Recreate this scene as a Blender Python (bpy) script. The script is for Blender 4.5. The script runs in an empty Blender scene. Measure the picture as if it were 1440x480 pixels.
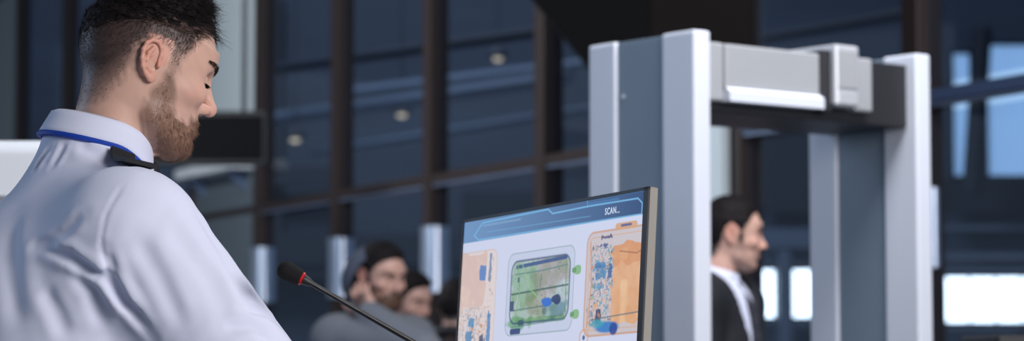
import bpy, bmesh, math, random
import numpy as np
from mathutils import Vector, Matrix

random.seed(4); RNG = np.random.default_rng(4)
C = bpy.context.scene.collection
scene = bpy.context.scene

# ---------------------------------------------------------------- camera, world, light, exposure
FPX = 3500.0
CAM_H = 1.37
PITCH = math.atan(260.0 / FPX)
cam_d = bpy.data.cameras.new('camera'); cam = bpy.data.objects.new('camera', cam_d); C.objects.link(cam)
cam.location = (0, 0, CAM_H); cam.rotation_euler = (math.pi / 2 + PITCH, 0, 0)
cam_d.sensor_width = 36; cam_d.lens = FPX / 1440 * 36
cam_d.clip_end = 300
cam_d.dof.use_dof = True; cam_d.dof.focus_distance = 3.5; cam_d.dof.aperture_fstop = 5.0
scene.camera = cam

world = bpy.data.worlds.new('world'); scene.world = world; world.use_nodes = True
bg = world.node_tree.nodes['Background']
bg.inputs[0].default_value = (0.42, 0.55, 0.76, 1); bg.inputs[1].default_value = 0.27

def area(name, loc, target, size, power, color, sy=None):
    d = bpy.data.lights.new(name, 'AREA'); d.energy = power; d.color = color
    d.shape = 'RECTANGLE'; d.size = size; d.size_y = sy or size
    o = bpy.data.objects.new(name, d); C.objects.link(o); o.location = loc
    o.rotation_euler = (Vector(target) - Vector(loc)).to_track_quat('-Z', 'Y').to_euler()
    return o
area('hall_window_light', (4.4, -1.2, 3.3), (-0.2, 4.2, 1.5), 2.6, 430, (1.0, 0.965, 0.97))  # unseen area key, standing in for the soft light from the right
area('side_window_light', (-6.0, 5.2, 3.4), (0.2, 5.5, 1.5), 3.0, 120, (0.55, 0.72, 1.0))  # unseen blue fill added from the left
area('wall_ceiling_light', (-4.2, 12.5, 4.9), (-1.2, 16.5, 2.6), 2.0, 620, (0.88, 0.94, 1.0))  # unseen lamp added to brighten the pale panels of the glass wall
area('far_hall_light', (-3.0, 30.0, 11.5), (1.0, 38.0, 3.0), 4.0, 800, (0.84, 0.91, 1.0))  # unseen lamp added to lift the hall behind the glass
area('queue_ceiling_light', (1.2, 5.6, 4.6), (-0.1, 9.0, 1.4), 1.6, 230, (0.92, 0.94, 1.0))  # unseen fill added to brighten the faces in the queue
scene.view_settings.view_transform = 'Standard'; scene.view_settings.look = 'None'
scene.view_settings.gamma = 1.0; scene.view_settings.exposure = 0.0
scene.view_settings.use_curve_mapping = False

# ---------------------------------------------------------------- helpers
def PX(px, py, Y):
    """point in the place seen at a photo pixel, at distance Y from the camera"""
    dx, dy = (px - 720) / FPX, (240 - py) / FPX
    c, s = math.cos(PITCH), math.sin(PITCH)
    fy, fz = c - dy * s, s + dy * c
    return np.array([dx / fy * Y, Y, CAM_H + fz / fy * Y])

def srgb(r, g, b):
    f = lambda v: (v / 255 / 12.92) if v / 255 <= 0.04045 else ((v / 255 + 0.055) / 1.055) ** 2.4
    return (f(r), f(g), f(b), 1.0)

def mat(name, col, rough=0.5, metal=0.0, noise=0.0, nscale=20, bump=0.0, bscale=200, emit=0.0, spec=0.5, sheen=0.0, stretch=None):
    m = bpy.data.materials.new(name); m.use_nodes = True
    nt = m.node_tree; b = nt.nodes['Principled BSDF']
    b.inputs['Base Color'].default_value = col; b.inputs['Roughness'].default_value = rough
    b.inputs['Metallic'].default_value = metal; b.inputs['Specular IOR Level'].default_value = spec
    b.inputs['Sheen Weight'].default_value = sheen
    tc = nt.nodes.new('ShaderNodeTexCoord'); mp = nt.nodes.new('ShaderNodeMapping')
    nt.links.new(tc.outputs['Object'], mp.inputs['Vector'])
    if stretch: mp.inputs['Scale'].default_value = stretch
    if noise:
        n = nt.nodes.new('ShaderNodeTexNoise'); n.inputs['Scale'].default_value = nscale; n.inputs['Detail'].default_value = 5
        nt.links.new(mp.outputs[0], n.inputs['Vector'])
        mx = nt.nodes.new('ShaderNodeMix'); mx.data_type = 'RGBA'
        mx.inputs['A'].default_value = tuple(c * (1 - noise) for c in col[:3]) + (1,)
        mx.inputs['B'].default_value = tuple(min(1, c * (1 + noise)) for c in col[:3]) + (1,)
        nt.links.new(n.outputs['Fac'], mx.inputs['Factor']); nt.links.new(mx.outputs['Result'], b.inputs['Base Color'])
    if bump:
        n = nt.nodes.new('ShaderNodeTexNoise'); n.inputs['Scale'].default_value = bscale; n.inputs['Detail'].default_value = 3
        nt.links.new(mp.outputs[0], n.inputs['Vector'])
        bp = nt.nodes.new('ShaderNodeBump'); bp.inputs['Strength'].default_value = bump; bp.inputs['Distance'].default_value = 0.002
        nt.links.new(n.outputs['Fac'], bp.inputs['Height']); nt.links.new(bp.outputs[0], b.inputs['Normal'])
    if emit:
        b.inputs['Emission Color'].default_value = col; b.inputs['Emission Strength'].default_value = emit
    return m

def attr_mat(name, rough=0.5, sss=0.0, emit=False, spec=0.4, bump=0.0, bscale=400):
    m = bpy.data.materials.new(name); m.use_nodes = True
    nt = m.node_tree; b = nt.nodes['Principled BSDF']
    a = nt.nodes.new('ShaderNodeAttribute'); a.attribute_name = 'tint'
    b.inputs['Roughness'].default_value = rough; b.inputs['Specular IOR Level'].default_value = spec
    nt.links.new(a.outputs['Color'], b.inputs['Base Color'])
    if sss:
        b.inputs['Subsurface Weight'].default_value = sss; b.inputs['Subsurface Radius'].default_value = (0.009, 0.004, 0.002)
        b.inputs['Subsurface Scale'].default_value = 1.0
    if bump:
        tc = nt.nodes.new('ShaderNodeTexCoord')
        n = nt.nodes.new('ShaderNodeTexNoise'); n.inputs['Scale'].default_value = bscale
        nt.links.new(tc.outputs['Object'], n.inputs['Vector'])
        bp = nt.nodes.new('ShaderNodeBump'); bp.inputs['Strength'].default_value = bump; bp.inputs['Distance'].default_value = 0.001
        nt.links.new(n.outputs['Fac'], bp.inputs['Height']); nt.links.new(bp.outputs[0], b.inputs['Normal'])
    if emit:
        b.inputs['Base Color'].default_value = (0.01, 0.01, 0.01, 1)
        nt.links.remove(b.inputs['Base Color'].links[0])
        nt.links.new(a.outputs['Color'], b.inputs['Emission Color']); b.inputs['Emission Strength'].default_value = 1.0
    return m

def tag(o, label, cat, group=None, kind=None):
    if label: o['label'] = label
    if cat: o['category'] = cat
    if group: o['group'] = group
    if kind: o['kind'] = kind
    return o

def thing(name, label, cat, loc=(0, 0, 0), group=None, rotz=0.0):
    o = bpy.data.objects.new(name, None); C.objects.link(o); o.empty_display_size = 0.1
    o.location = loc; o.rotation_euler = (0, 0, rotz)
    return tag(o, label, cat, group)

def link_mesh(name, me, m, parent=None, smooth=False):
    me.materials.append(m)
    if smooth: me.polygons.foreach_set('use_smooth', [True] * len(me.polygons))
    o = bpy.data.objects.new(name, me); C.objects.link(o)
    if parent: o.parent = parent
    return o

class MB:
    """collects shapes into ONE mesh"""
    def __init__(self): self.bm = bmesh.new()
    def box(self, c, size, ax=None, bevel=0.0, seg=2):
        ax = ax if ax is not None else ((1, 0, 0), (0, 1, 0), (0, 0, 1))
        A = [Vector(a) for a in ax]; c = Vector(c)
        vs = [self.bm.verts.new(c + A[0] * (sx * size[0] / 2) + A[1] * (sy * size[1] / 2) + A[2] * (sz * size[2] / 2))
              for sx in (-1, 1) for sy in (-1, 1) for sz in (-1, 1)]
        fs = [self.bm.faces.new([vs[i] for i in f]) for f in ((0, 1, 3, 2), (4, 6, 7, 5), (0, 4, 5, 1), (2, 3, 7, 6), (0, 2, 6, 4), (1, 5, 7, 3))]
        if bevel:
            es = list({e for f in fs for e in f.edges})
            bmesh.ops.bevel(self.bm, geom=es, offset=bevel, segments=seg, affect='EDGES', profile=0.5)
        return self
    def tube(self, pts, r, n=12, caps=True):
        pts = [Vector(p) for p in pts]; rs = r if hasattr(r, '__len__') else [r] * len(pts)
        rings = []; up = None
        for i, p in enumerate(pts):
            d = (pts[min(i + 1, len(pts) - 1)] - pts[max(i - 1, 0)]).normalized()
            if up is None: up = Vector((0, 0, 1)) if abs(d.z) < 0.9 else Vector((1, 0, 0))
            a = d.cross(up).normalized(); b = a.cross(d).normalized(); up = b
            rings.append([self.bm.verts.new(p + (a * math.cos(t) + b * math.sin(t)) * rs[i]) for t in [2 * math.pi * k / n for k in range(n)]])
        for i in range(len(rings) - 1):
            for k in range(n):
                self.bm.faces.new((rings[i][k], rings[i][(k + 1) % n], rings[i + 1][(k + 1) % n], rings[i + 1][k]))
        if caps:
            self.bm.faces.new(rings[0][::-1]); self.bm.faces.new(rings[-1])
        return self
    def prism(self, poly, d):
        """extrude a 3D polygon by vector d"""
        d = Vector(d); a = [self.bm.verts.new(Vector(p)) for p in poly]; b = [self.bm.verts.new(Vector(p) + d) for p in poly]
        self.bm.faces.new(a[::-1]); self.bm.faces.new(b); n = len(a)
        for i in range(n): self.bm.faces.new((a[i], a[(i + 1) % n], b[(i + 1) % n], b[i]))
        return self
    def lathe(self, prof, c=(0, 0, 0), n=24, axis=None):
        """prof = [(r, h)] around an axis through c"""
        z = Vector((0, 0, 1) if axis is None else axis).normalized(); x = z.orthogonal().normalized(); y = z.cross(x); c = Vector(c)
        rings = [[self.bm.verts.new(c + z * h + (x * math.cos(t) + y * math.sin(t)) * r) for t in [2 * math.pi * k / n for k in range(n)]] for r, h in prof]
        for i in range(len(rings) - 1):
            for k in range(n): self.bm.faces.new((rings[i][k], rings[i][(k + 1) % n], rings[i + 1][(k + 1) % n], rings[i + 1][k]))
        self.bm.faces.new(rings[0][::-1]); self.bm.faces.new(rings[-1])
        return self
    def build(self, name, m, parent=None, smooth=False):
        bmesh.ops.recalc_face_normals(self.bm, faces=self.bm.faces[:])
        me = bpy.data.meshes.new(name); self.bm.to_mesh(me); self.bm.free()
        o = link_mesh(name, me, m, parent)
        if smooth:
            for p in me.polygons: p.use_smooth = True
            try: me.set_sharp_from_angle(angle=math.radians(40))
            except Exception: pass
        return o

def np_mesh(name, V, Q, m, parent=None, tint=None, smooth=True, origin=(0, 0, 0)):
    V = np.asarray(V, dtype=np.float32) - np.asarray(origin, dtype=np.float32)
    Q = np.asarray(Q, dtype=np.int32); k = Q.shape[1]
    me = bpy.data.meshes.new(name)
    me.vertices.add(len(V)); me.vertices.foreach_set('co', V.ravel())
    me.loops.add(Q.size); me.loops.foreach_set('vertex_index', Q.ravel())
    me.polygons.add(len(Q)); me.polygons.foreach_set('loop_start', np.arange(len(Q), dtype=np.int32) * k)
    me.polygons.foreach_set('use_smooth', np.full(len(Q), smooth, dtype=bool))
    if tint is not None:
        a = me.color_attributes.new('tint', 'FLOAT_COLOR', 'POINT')
        a.data.foreach_set('color', np.c_[tint, np.ones(len(tint))].astype(np.float32).ravel())
    me.update(calc_edges=True); me.validate()
    return link_mesh(name, me, m, parent)

# ---------------------------------------------------------------- implicit bodies
def smin(a, b, k):
    h = np.clip(0.5 + 0.5 * (b - a) / k, 0, 1); return b * (1 - h) + a * h - k * h * (1 - h)
def smax(a, b, k): return -smin(-a, -b, k)
def sph(P, c, r): return np.linalg.norm(P - np.asarray(c, np.float32), axis=1) - r
def cap(P, a, b, ra, rb=None):
    a = np.asarray(a, np.float32); b = np.asarray(b, np.float32); rb = ra if rb is None else rb
    ab = b - a; h = np.clip((P - a) @ ab / max(1e-9, float(ab @ ab)), 0, 1)
    return np.linalg.norm(P - a - h[:, None] * ab, axis=1) - (ra + (rb - ra) * h)
def ell(P, c, r, R=None):
    q = P - np.asarray(c, np.float32)
    if R is not None: q = q @ np.asarray(R, np.float32)
    r = np.asarray(r, np.float32)
    k0 = np.linalg.norm(q / r, axis=1); k1 = np.linalg.norm(q / (r * r), axis=1) + 1e-9
    return k0 * (k0 - 1) / k1

class Shape:
    def __init__(self): self.ops = []
    def add(self, fn, *a, k=0.02): self.ops.append((fn, a, k, 0)); return self
    def sub(self, fn, *a, k=0.01): self.ops.append((fn, a, k, 1)); return self
    def __call__(self, P):
        f = None
        for fn, a, k, s in self.ops:
            g = fn(P, *a)
            if f is None: f = g
            elif s: f = smax(f, -g, k)
            else: f = smin(f, g, k)
        return f

def surfnet(fn, lo, hi, h, B=8):
    lo = np.asarray(lo, float); hi = np.asarray(hi, float)
    nb = np.maximum(1, np.ceil((hi - lo) / (h * B)).astype(int)); n = nb * B + 1
    cb = np.stack(np.meshgrid(*[np.arange(k) for k in nb], indexing='ij'), -1).reshape(-1, 3)
    cc = (lo + (cb + 0.5) * B * h).astype(np.float32)
    fc = fn(cc); keep = np.abs(fc) < B * h * 1.25
    V = np.zeros(n, np.float32)
    sg = np.where(fc.reshape(nb) > 0, 1.0, -1.0).astype(np.float32)
    big = np.repeat(np.repeat(np.repeat(sg, B, 0), B, 1), B, 2)
    V[:-1, :-1, :-1] = big; V[-1] = 1; V[:, -1] = 1; V[:, :, -1] = 1
    off = np.stack(np.meshgrid(*[np.arange(B + 1)] * 3, indexing='ij'), -1).reshape(-1, 3)
    kb = cb[keep] * B
    for s in range(0, len(kb), 400):
        idx = (kb[s:s + 400, None, :] + off[None]).reshape(-1, 3)
        V[idx[:, 0], idx[:, 1], idx[:, 2]] = fn((lo + idx * h).astype(np.float32))
    V[0] = np.abs(V[0]); V[-1] = np.abs(V[-1]); V[:, 0] = np.abs(V[:, 0]); V[:, -1] = np.abs(V[:, -1]); V[:, :, 0] = np.abs(V[:, :, 0]); V[:, :, -1] = np.abs(V[:, :, -1])
    ins = V < 0
    cnt = np.zeros(np.array(n) - 1, np.int8)
    cor = [(a, b, c) for a in (0, 1) for b in (0, 1) for c in (0, 1)]
    m = [n[i] - 1 for i in range(3)]
    for a, b, c in cor: cnt += ins[a:a + m[0], b:b + m[1], c:c + m[2]]
    act = np.argwhere((cnt > 0) & (cnt < 8))
    val = np.stack([V[act[:, 0] + a, act[:, 1] + b, act[:, 2] + c] for a, b, c in cor], 1)
    acc = np.zeros((len(act), 3)); num = np.zeros(len(act))
    for i in range(8):
        for j in range(i + 1, 8):
            d = np.abs(np.array(cor[i]) - cor[j])
            if d.sum() != 1: continue
            x = (val[:, i] < 0) != (val[:, j] < 0)
            t = val[:, i] / (val[:, i] - val[:, j] + 1e-12); t = np.clip(t, 0, 1)
            p = np.array(cor[i])[None] + t[:, None] * (np.array(cor[j]) - np.array(cor[i]))[None]
            acc += p * x[:, None]; num += x
    verts = lo + (act + acc / num[:, None]) * h
    ids = np.full(m, -1, np.int64); ids[act[:, 0], act[:, 1], act[:, 2]] = np.arange(len(act))
    quads = []
    for ax in range(3):
        u, v = (ax + 1) % 3, (ax + 2) % 3
        s0 = [slice(None)] * 3; s1 = [slice(None)] * 3; s0[ax] = slice(0, -1); s1[ax] = slice(1, None)
        A, Bq = ins[tuple(s0)], ins[tuple(s1)]
        e = np.argwhere(A != Bq); e = e[(e[:, u] > 0) & (e[:, v] > 0) & (e[:, u] < m[u]) & (e[:, v] < m[v])]
        flip = A[e[:, 0], e[:, 1], e[:, 2]]
        q = []
        for du, dv in ((-1, -1), (0, -1), (0, 0), (-1, 0)):
            w = e.copy(); w[:, u] += du; w[:, v] += dv; q.append(ids[w[:, 0], w[:, 1], w[:, 2]])
        q = np.stack(q, 1); q[~flip] = q[~flip][:, ::-1]; quads.append(q)
    Q = np.concatenate(quads); Q = Q[(Q >= 0).all(1)]
    # pull the vertices onto the surface
    e = h * 0.25
    for _ in range(2):
        P = verts.astype(np.float32); f = fn(P)
        g = np.stack([(fn(P + np.eye(3, dtype=np.float32)[i] * np.float32(e)) - f) / e for i in range(3)], 1)
        gl = (g * g).sum(1) + 1e-6
        verts = verts - np.clip((f / gl)[:, None] * g, -h * 0.5, h * 0.5) * 0.8
    return verts, Q

def grad(fn, P, e=0.001):
    P = P.astype(np.float32); f = fn(P)
    g = np.stack([fn(P + np.eye(3, dtype=np.float32)[i] * np.float32(e)) - f for i in range(3)], 1)
    return g / (np.linalg.norm(g, axis=1, keepdims=True) + 1e-9)

def rotz(a): c, s = math.cos(a), math.sin(a); return np.array([[c, -s, 0], [s, c, 0], [0, 0, 1]])
def roty(a): c, s = math.cos(a), math.sin(a); return np.array([[c, 0, s], [0, 1, 0], [-s, 0, c]])
def rotx(a): c, s = math.cos(a), math.sin(a); return np.array([[1, 0, 0], [0, c, -s], [0, s, c]])

def poly_sd(p, poly):
    """signed distance in 2D, negative inside"""
    poly = np.asarray(poly, float); n = len(poly); d = np.full(len(p), 1e9); s = np.ones(len(p))
    for i in range(n):
        a, b = poly[i], poly[i - 1]; e = b - a; w = p - a
        t = np.clip(w @ e / (e @ e), 0, 1); q = w - t[:, None] * e; d = np.minimum(d, (q * q).sum(1))
        c1 = p[:, 1] >= a[1]; c2 = p[:, 1] < b[1]; c3 = e[0] * w[:, 1] > e[1] * w[:, 0]
        s = np.where((c1 & c2 & c3) | (~c1 & ~c2 & ~c3), -s, s)
    return s * np.sqrt(d)

FZ = [-.104, -.097, -.090, -.081, -.070, -.061, -.055, -.049, -.042, -.032, -.015, 0, .015, .028, .042, .06]
FF = [.066, .078, .0865, .0905, .0905, .0985, .1010, .0985, .1025, .0985, .0965, .0945, .0935, .0965, .1010, .1005]
FB = [.050, .038, .022, .008, -.006, -.016, -.028, -.036, -.044, -.054, -.068, -.080, -.086, -.090, -.092, -.090]
FW = [.012, .026, .037, .046, .0530, .0565, .0585, .0600, .0620, .0645, .0680, .0705, .0725, .0735, .0745, .0755]
_z = np.linspace(-.104, .06, 120)
def _sm(a):
    v = np.interp(_z, FZ, a); k = np.array([1, 2, 3, 2, 1]) / 9.0
    return np.convolve(np.pad(v, 2, mode='edge'), k, 'valid')
_F, _B, _W = _sm(FF), _sm(FB), _sm(FW)
def face_loft(P):
    z = P[:, 2]; F = np.interp(z, _z, _F); Bk = np.interp(z, _z, _B); W = np.interp(z, _z, _W)
    c = np.where(z > -.03, 0.005, 0.005 + np.clip((-.03 - z) / .07, 0, 1) * 0.045); c = np.minimum(c, F - .01); c = np.maximum(c, Bk + .008)
    du = np.where(P[:, 0] > c, (P[:, 0] - c) / (F - c), (P[:, 0] - c) / (c - Bk)); dv = np.abs(P[:, 1]) / W
    rho = (np.abs(du) ** 2.25 + dv ** 2.25) ** (1 / 2.25)
    g = (rho - 1) * np.minimum(W, 0.07)
    return np.maximum(g, np.maximum(z - .06, -.104 - z))
def head_shape(lid=0.0, nose=1.0):
    S = Shape()
    S.add(lambda P: ell(P, (.002, 0, .036), (.099, .0775, .097)))
    S.add(face_loft, k=0.014)
    for s in (1, -1):
        S.add(cap, (.086, s * .010, .037), (.068, s * .047, .034), .0095, .008, k=.014)     # brow ridge
        S.add(lambda P, s=s: ell(P, (.062, s * .050, -.010), (.026, .015, .014)), k=.022)   # cheekbone
        S.add(cap, (.022, s * .052, -.062), (.076, s * .024, -.086), .010, .012, k=.024)    # jaw line
    S.add(sph, (.078, 0, -.083), .0140, k=.02)
    for s in (1, -1):
        S.sub(lambda P, s=s: ell(P, (.099, s * .031, .016), (.019, .020, .013)), k=.012)    # eye socket
    S.add(cap, (.0925, 0, .028), (.1105 + .004 * nose, 0, -.011), .0062, .0085, k=.010)     # bridge
    S.add(sph, (.1115 + .004 * nose, 0, -.0155), .0102, k=.007)
    for s in (1, -1):
        S.add(lambda P, s=s: ell(P, (.1015, s * .0125, -.0195), (.0115, .0062, .0080)), k=.006)
        S.sub(lambda P, s=s: ell(P, (.1085, s * .0068, -.0275), (.0065, .0034, .0042)), k=.003)
        S.add(sph, (.0770, s * .031, .0145), .0138, k=.004)                                  # lids
        c = (.0915, s * .031, .0115 - lid)
        S.sub(lambda P, c=c: ell(P, c, (.006, .0135, .0036)), k=.0015)
        S.add(cap, (.0995, s * .001, -.0425), (.083, s * .024, -.0490), .0052, .0025, k=.006)
        S.add(cap, (.0975, s * .001, -.0545), (.083, s * .023, -.0495), .0058, .0025, k=.006)
    for s in (1, -1):
        S.sub(cap, (.108, 0, -.0485), (.088, s * .024, -.0490), .0012, .001, k=.003)
    return S
def ear_shape():
    S = Shape()
    S.add(lambda P: ell(P, (-.003, .001, -.0055), (.0150, .0270, .0040)))
    S.add(lambda P: ell(P, (-.006, -.004, -.012), (.0130, .0200, .0100)), k=.006)
    hel = [(.009, -.001, -.001), (.0125, .010, 0), (.0110, .022, .001), (.004, .0305, .001), (-.006, .0315, .001), (-.0145, .025, .001), (-.0185, .014, .001), (-.0180, .001, .000), (-.0145, -.011, -.001), (-.008, -.0205, -.002), (-.002, -.026, -.003)]
    for i in range(len(hel) - 1): S.add(cap, hel[i], hel[i + 1], .0034, .0034, k=.003)
    ant = [(-.001, -.0155, -.001), (-.0075, -.010, .000), (-.0100, .000, .0005), (-.0080, .011, .000), (-.001, .020, -.001)]
    for i in range(len(ant) - 1): S.add(cap, ant[i], ant[i + 1], .0030, .0028, k=.0035)
    S.sub(lambda P: ell(P, (.001, -.003, .0010), (.0078, .0110, .0075)), k=.003)
    S.add(lambda P: ell(P, (.0105, -.0045, .0005), (.0035, .0058, .0045)), k=.003)
    S.add(lambda P: ell(P, (.003, -.0250, -.0035), (.0078, .0080, .0042)), k=.004)
    S.sub(sph, (.0055, -.0035, -.004), .0032, k=.002)
    return S

def hand_prims(S, wrist, d, n, side, curl=0.5, k=0.006):
    """palm, five fingers; d along the fingers, n out of the palm, side +1 puts the thumb along n x d"""
    wrist = np.asarray(wrist, float); d = np.asarray(d, float) / np.linalg.norm(d)
    n = np.asarray(n, float); n = n - d * (n @ d); n /= np.linalg.norm(n); t = np.cross(n, d) * side
    R = np.stack([d, t, n], 1)
    S.add(lambda P: ell(P, wrist + d * .048, (.056, .041, .0155), R), k=.012)
    S.add(cap, wrist - d * .03, wrist + d * .02, .026, .025, k=.015)
    for i, (o, L) in enumerate(((.029, .072), (.010, .080), (-.010, .074), (-.028, .058))):
        p = wrist + d * (.090 - abs(o) * .25) + t * o; a = curl * (0.5 + .12 * i)
        dd = d * math.cos(a * .6) + n * math.sin(a * .6) + t * (o * 1.2); dd /= np.linalg.norm(dd)
        for sgm, fr in enumerate((.46, .30, .24)):
            q = p + dd * L * fr; S.add(cap, p, q, .0092 - .0011 * sgm, .0084 - .0011 * sgm, k=k if sgm == 0 else .003)
            p = q; a2 = curl * (1.0 if sgm == 0 else .7); ax = np.cross(dd, n); ax = -t * 1.0
            dd = dd * math.cos(a2) + n * math.sin(a2); dd /= np.linalg.norm(dd)
    p = wrist + d * .020 + t * .028; dd = d * .62 + t * .70 + n * .35; dd /= np.linalg.norm(dd)
    for sgm, L in enumerate((.042, .034, .027)):
        q = p + dd * L; S.add(cap, p, q, (.0135, .0105, .0092)[sgm], (.0108, .0094, .0078)[sgm], k=.008 if sgm == 0 else .003)
        p = q; dd = dd + d * .28 + n * .12 * curl; dd /= np.linalg.norm(dd)
    return S

def strands(roots, dirs, length, rad, bend, nseg=3):
    """tapered three-sided hairs: bend is added to the direction along each hair"""
    N = len(roots); rad = np.broadcast_to(np.asarray(rad, float), (N,)); P = roots.copy(); D = dirs / (np.linalg.norm(dirs, axis=1, keepdims=True) + 1e-9)
    a = np.cross(D, RNG.normal(size=(N, 3))); a /= np.linalg.norm(a, axis=1, keepdims=True) + 1e-9
    b = np.cross(D, a); V = []
    for s in range(nseg + 1):
        r = (rad * (1 - s / nseg) + rad * .12)[:, None]
        for t in range(3):
            th = 2 * math.pi * t / 3; V.append(P + (a * math.cos(th) + b * math.sin(th)) * r)
        D = D + bend / nseg; D /= np.linalg.norm(D, axis=1, keepdims=True) + 1e-9
        P = P + D * (length / nseg)[:, None]
    V = np.stack(V, 1).reshape(-1, 3); base = np.arange(N)[:, None] * (3 * (nseg + 1)); Q = []
    for s in range(nseg):
        for t in range(3):
            u = (t + 1) % 3; Q.append(base + np.array([[3 * s + t, 3 * s + u, 3 * s + 3 + u, 3 * s + 3 + t]]))
    return V, np.stack(Q, 1).reshape(-1, 4)

# ---------------------------------------------------------------- materials
M = {}
M['white_cloth'] = mat('white_shirt_cloth', srgb(216, 220, 240), .75, bump=.12, bscale=900, sheen=.15, noise=.02, nscale=40)
M['skin'] = attr_mat('skin', .48, sss=.18, spec=.35, bump=.10, bscale=350)
M['eye_white'] = mat('eye_white', srgb(205, 200, 198), .2, noise=.05)
M['iris'] = mat('iris', srgb(45, 32, 26), .15, noise=.2, nscale=300)
M['dark_hair'] = mat('dark_hair', srgb(22, 18, 19), .7, noise=.35, nscale=60, spec=.15)
M['side_hair'] = mat('side_hair', srgb(58, 46, 43), .55, noise=.3, nscale=60, spec=.3)
M['brown_beard'] = mat('brown_beard', srgb(84, 60, 50), .55, noise=.3, nscale=60, spec=.3)
M['beard_hair'] = mat('beard_hair', srgb(132, 100, 82), .55, noise=.35, nscale=60, spec=.3)
M['black_cloth'] = mat('black_cloth', srgb(22, 22, 27), .8, noise=.15, nscale=30, bump=.1)
M['suit_cloth'] = mat('suit_cloth', srgb(24, 25, 32), .75, noise=.15, nscale=30, bump=.1)
M['navy_cloth'] = mat('navy_cloth', srgb(28, 30, 42), .8, noise=.12, bump=.1)
M['grey_cloth'] = mat('grey_fleece', srgb(100, 104, 112), .9, noise=.12, nscale=60, bump=.3, bscale=300)
M['hood_cloth'] = mat('hood_fleece', srgb(70, 76, 92), .9, noise=.12, nscale=60, bump=.3, bscale=300)
M['blue_ribbon'] = mat('blue_ribbon', srgb(20, 62, 168), .55, noise=.06, nscale=200)
M['shoe'] = mat('black_leather', srgb(18, 17, 18), .35, noise=.1)
M['brown_metal'] = mat('brown_painted_metal', srgb(46, 36, 34), .5, noise=.08, nscale=6, spec=.3)
M['steel'] = mat('satin_steel', srgb(186, 196, 214), .28, metal=.85, noise=.05, nscale=4)  # metal for the added highlight sleeves on the brown posts
M['rail_steel'] = mat('dark_rail_steel', srgb(58, 72, 100), .5, metal=.0, noise=.08, nscale=4)
M['dull_steel'] = mat('dull_steel_strip', srgb(112, 124, 148), .45, metal=.6, noise=.3, nscale=3)  # pale tone imitates the highlight under the rail
M['blue_steel'] = mat('blue_grey_steel', srgb(96, 112, 140), .4, metal=.3, noise=.08, nscale=4)
M['gate_white'] = mat('gate_white_plastic', srgb(206, 210, 220), .42, noise=.02, nscale=8)
M['gate_grey'] = mat('gate_blue_grey_panel', srgb(112, 126, 140), .5, noise=.05, nscale=10, bump=.05)
M['gate_bar'] = mat('gate_light_grey', srgb(150, 152, 155), .4, noise=.03, nscale=10)
M['gate_dark'] = mat('gate_dark_plastic', srgb(34, 34, 38), .5, noise=.1, nscale=10)
M['silver'] = mat('silver_plastic', srgb(196, 198, 202), .3, metal=.35, noise=.03)
M['black_plastic'] = mat('black_plastic', srgb(20, 20, 23), .45, noise=.1, nscale=30)
M['beige_edge'] = mat('warm_grey_plastic', srgb(142, 136, 128), .4, noise=.04, nscale=30)
M['foam'] = mat('black_foam', srgb(20, 19, 22), .95, noise=.4, nscale=900, bump=.8, bscale=700)
M['red'] = mat('red_ring', srgb(196, 34, 36), .4, noise=.05)
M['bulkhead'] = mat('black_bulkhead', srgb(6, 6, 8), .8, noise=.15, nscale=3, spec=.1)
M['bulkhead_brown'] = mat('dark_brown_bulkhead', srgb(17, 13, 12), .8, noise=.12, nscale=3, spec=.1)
M['floor'] = mat('polished_floor', srgb(110, 116, 126), .25, noise=.08, nscale=2)
M['ceiling'] = mat('dark_ceiling', srgb(52, 54, 60), .8, noise=.08, nscale=2)
M['grey_wall'] = mat('pale_grey_wall', srgb(196, 206, 210), .7, noise=.03, nscale=3)
M['scanner_white'] = mat('scanner_white', srgb(226, 230, 234), .4, noise=.02, nscale=4)
M['far_wall'] = mat('far_wall_blue_grey', srgb(58, 68, 84), .7, noise=.35, nscale=.7, stretch=(.5, 1, 2.2))
M['far_dark'] = mat('far_dark_blue', srgb(32, 39, 52), .7, noise=.2, nscale=1)
M['far_beam'] = mat('far_pale_beam', srgb(98, 110, 130), .5, noise=.15, nscale=1)
M['desk'] = mat('desk_laminate', srgb(74, 78, 86), .45, noise=.06, nscale=12)

def glass_mat():
    m = bpy.data.materials.new('tinted_glass'); m.use_nodes = True; nt = m.node_tree; nt.nodes.clear()
    out = nt.nodes.new('ShaderNodeOutputMaterial'); mx = nt.nodes.new('ShaderNodeMixShader')
    tr = nt.nodes.new('ShaderNodeBsdfTransparent'); gl = nt.nodes.new('ShaderNodeBsdfGlossy'); pass
    tr.inputs[0].default_value = (.82, .88, .95, 1); gl.inputs['Roughness'].default_value = .04; mx.inputs[0].default_value = .07
    n = nt.nodes.new('ShaderNodeTexNoise'); n.inputs['Scale'].default_value = 1.2; bp = nt.nodes.new('ShaderNodeBump')
    bp.inputs['Strength'].default_value = .08; bp.inputs['Distance'].default_value = .02
    nt.links.new(n.outputs['Fac'], bp.inputs['Height']); nt.links.new(bp.outputs[0], gl.inputs['Normal'])
    nt.links.new(tr.outputs[0], mx.inputs[1]); nt.links.new(gl.outputs[0], mx.inputs[2])
    nt.links.new(mx.outputs[0], out.inputs[0]); return m
M['glass'] = glass_mat()
def glow(name, col, s): return mat(name, col, .5, emit=s)
M['daylight'] = glow('window_daylight', (0.86, .95, 1, 1), 4.0)
M['sky_pane'] = glow('window_sky', srgb(150, 186, 224), 0.85)
M['lamp_warm'] = glow('lamp_warm', (1, .80, .55, 1), 0.9)

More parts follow.
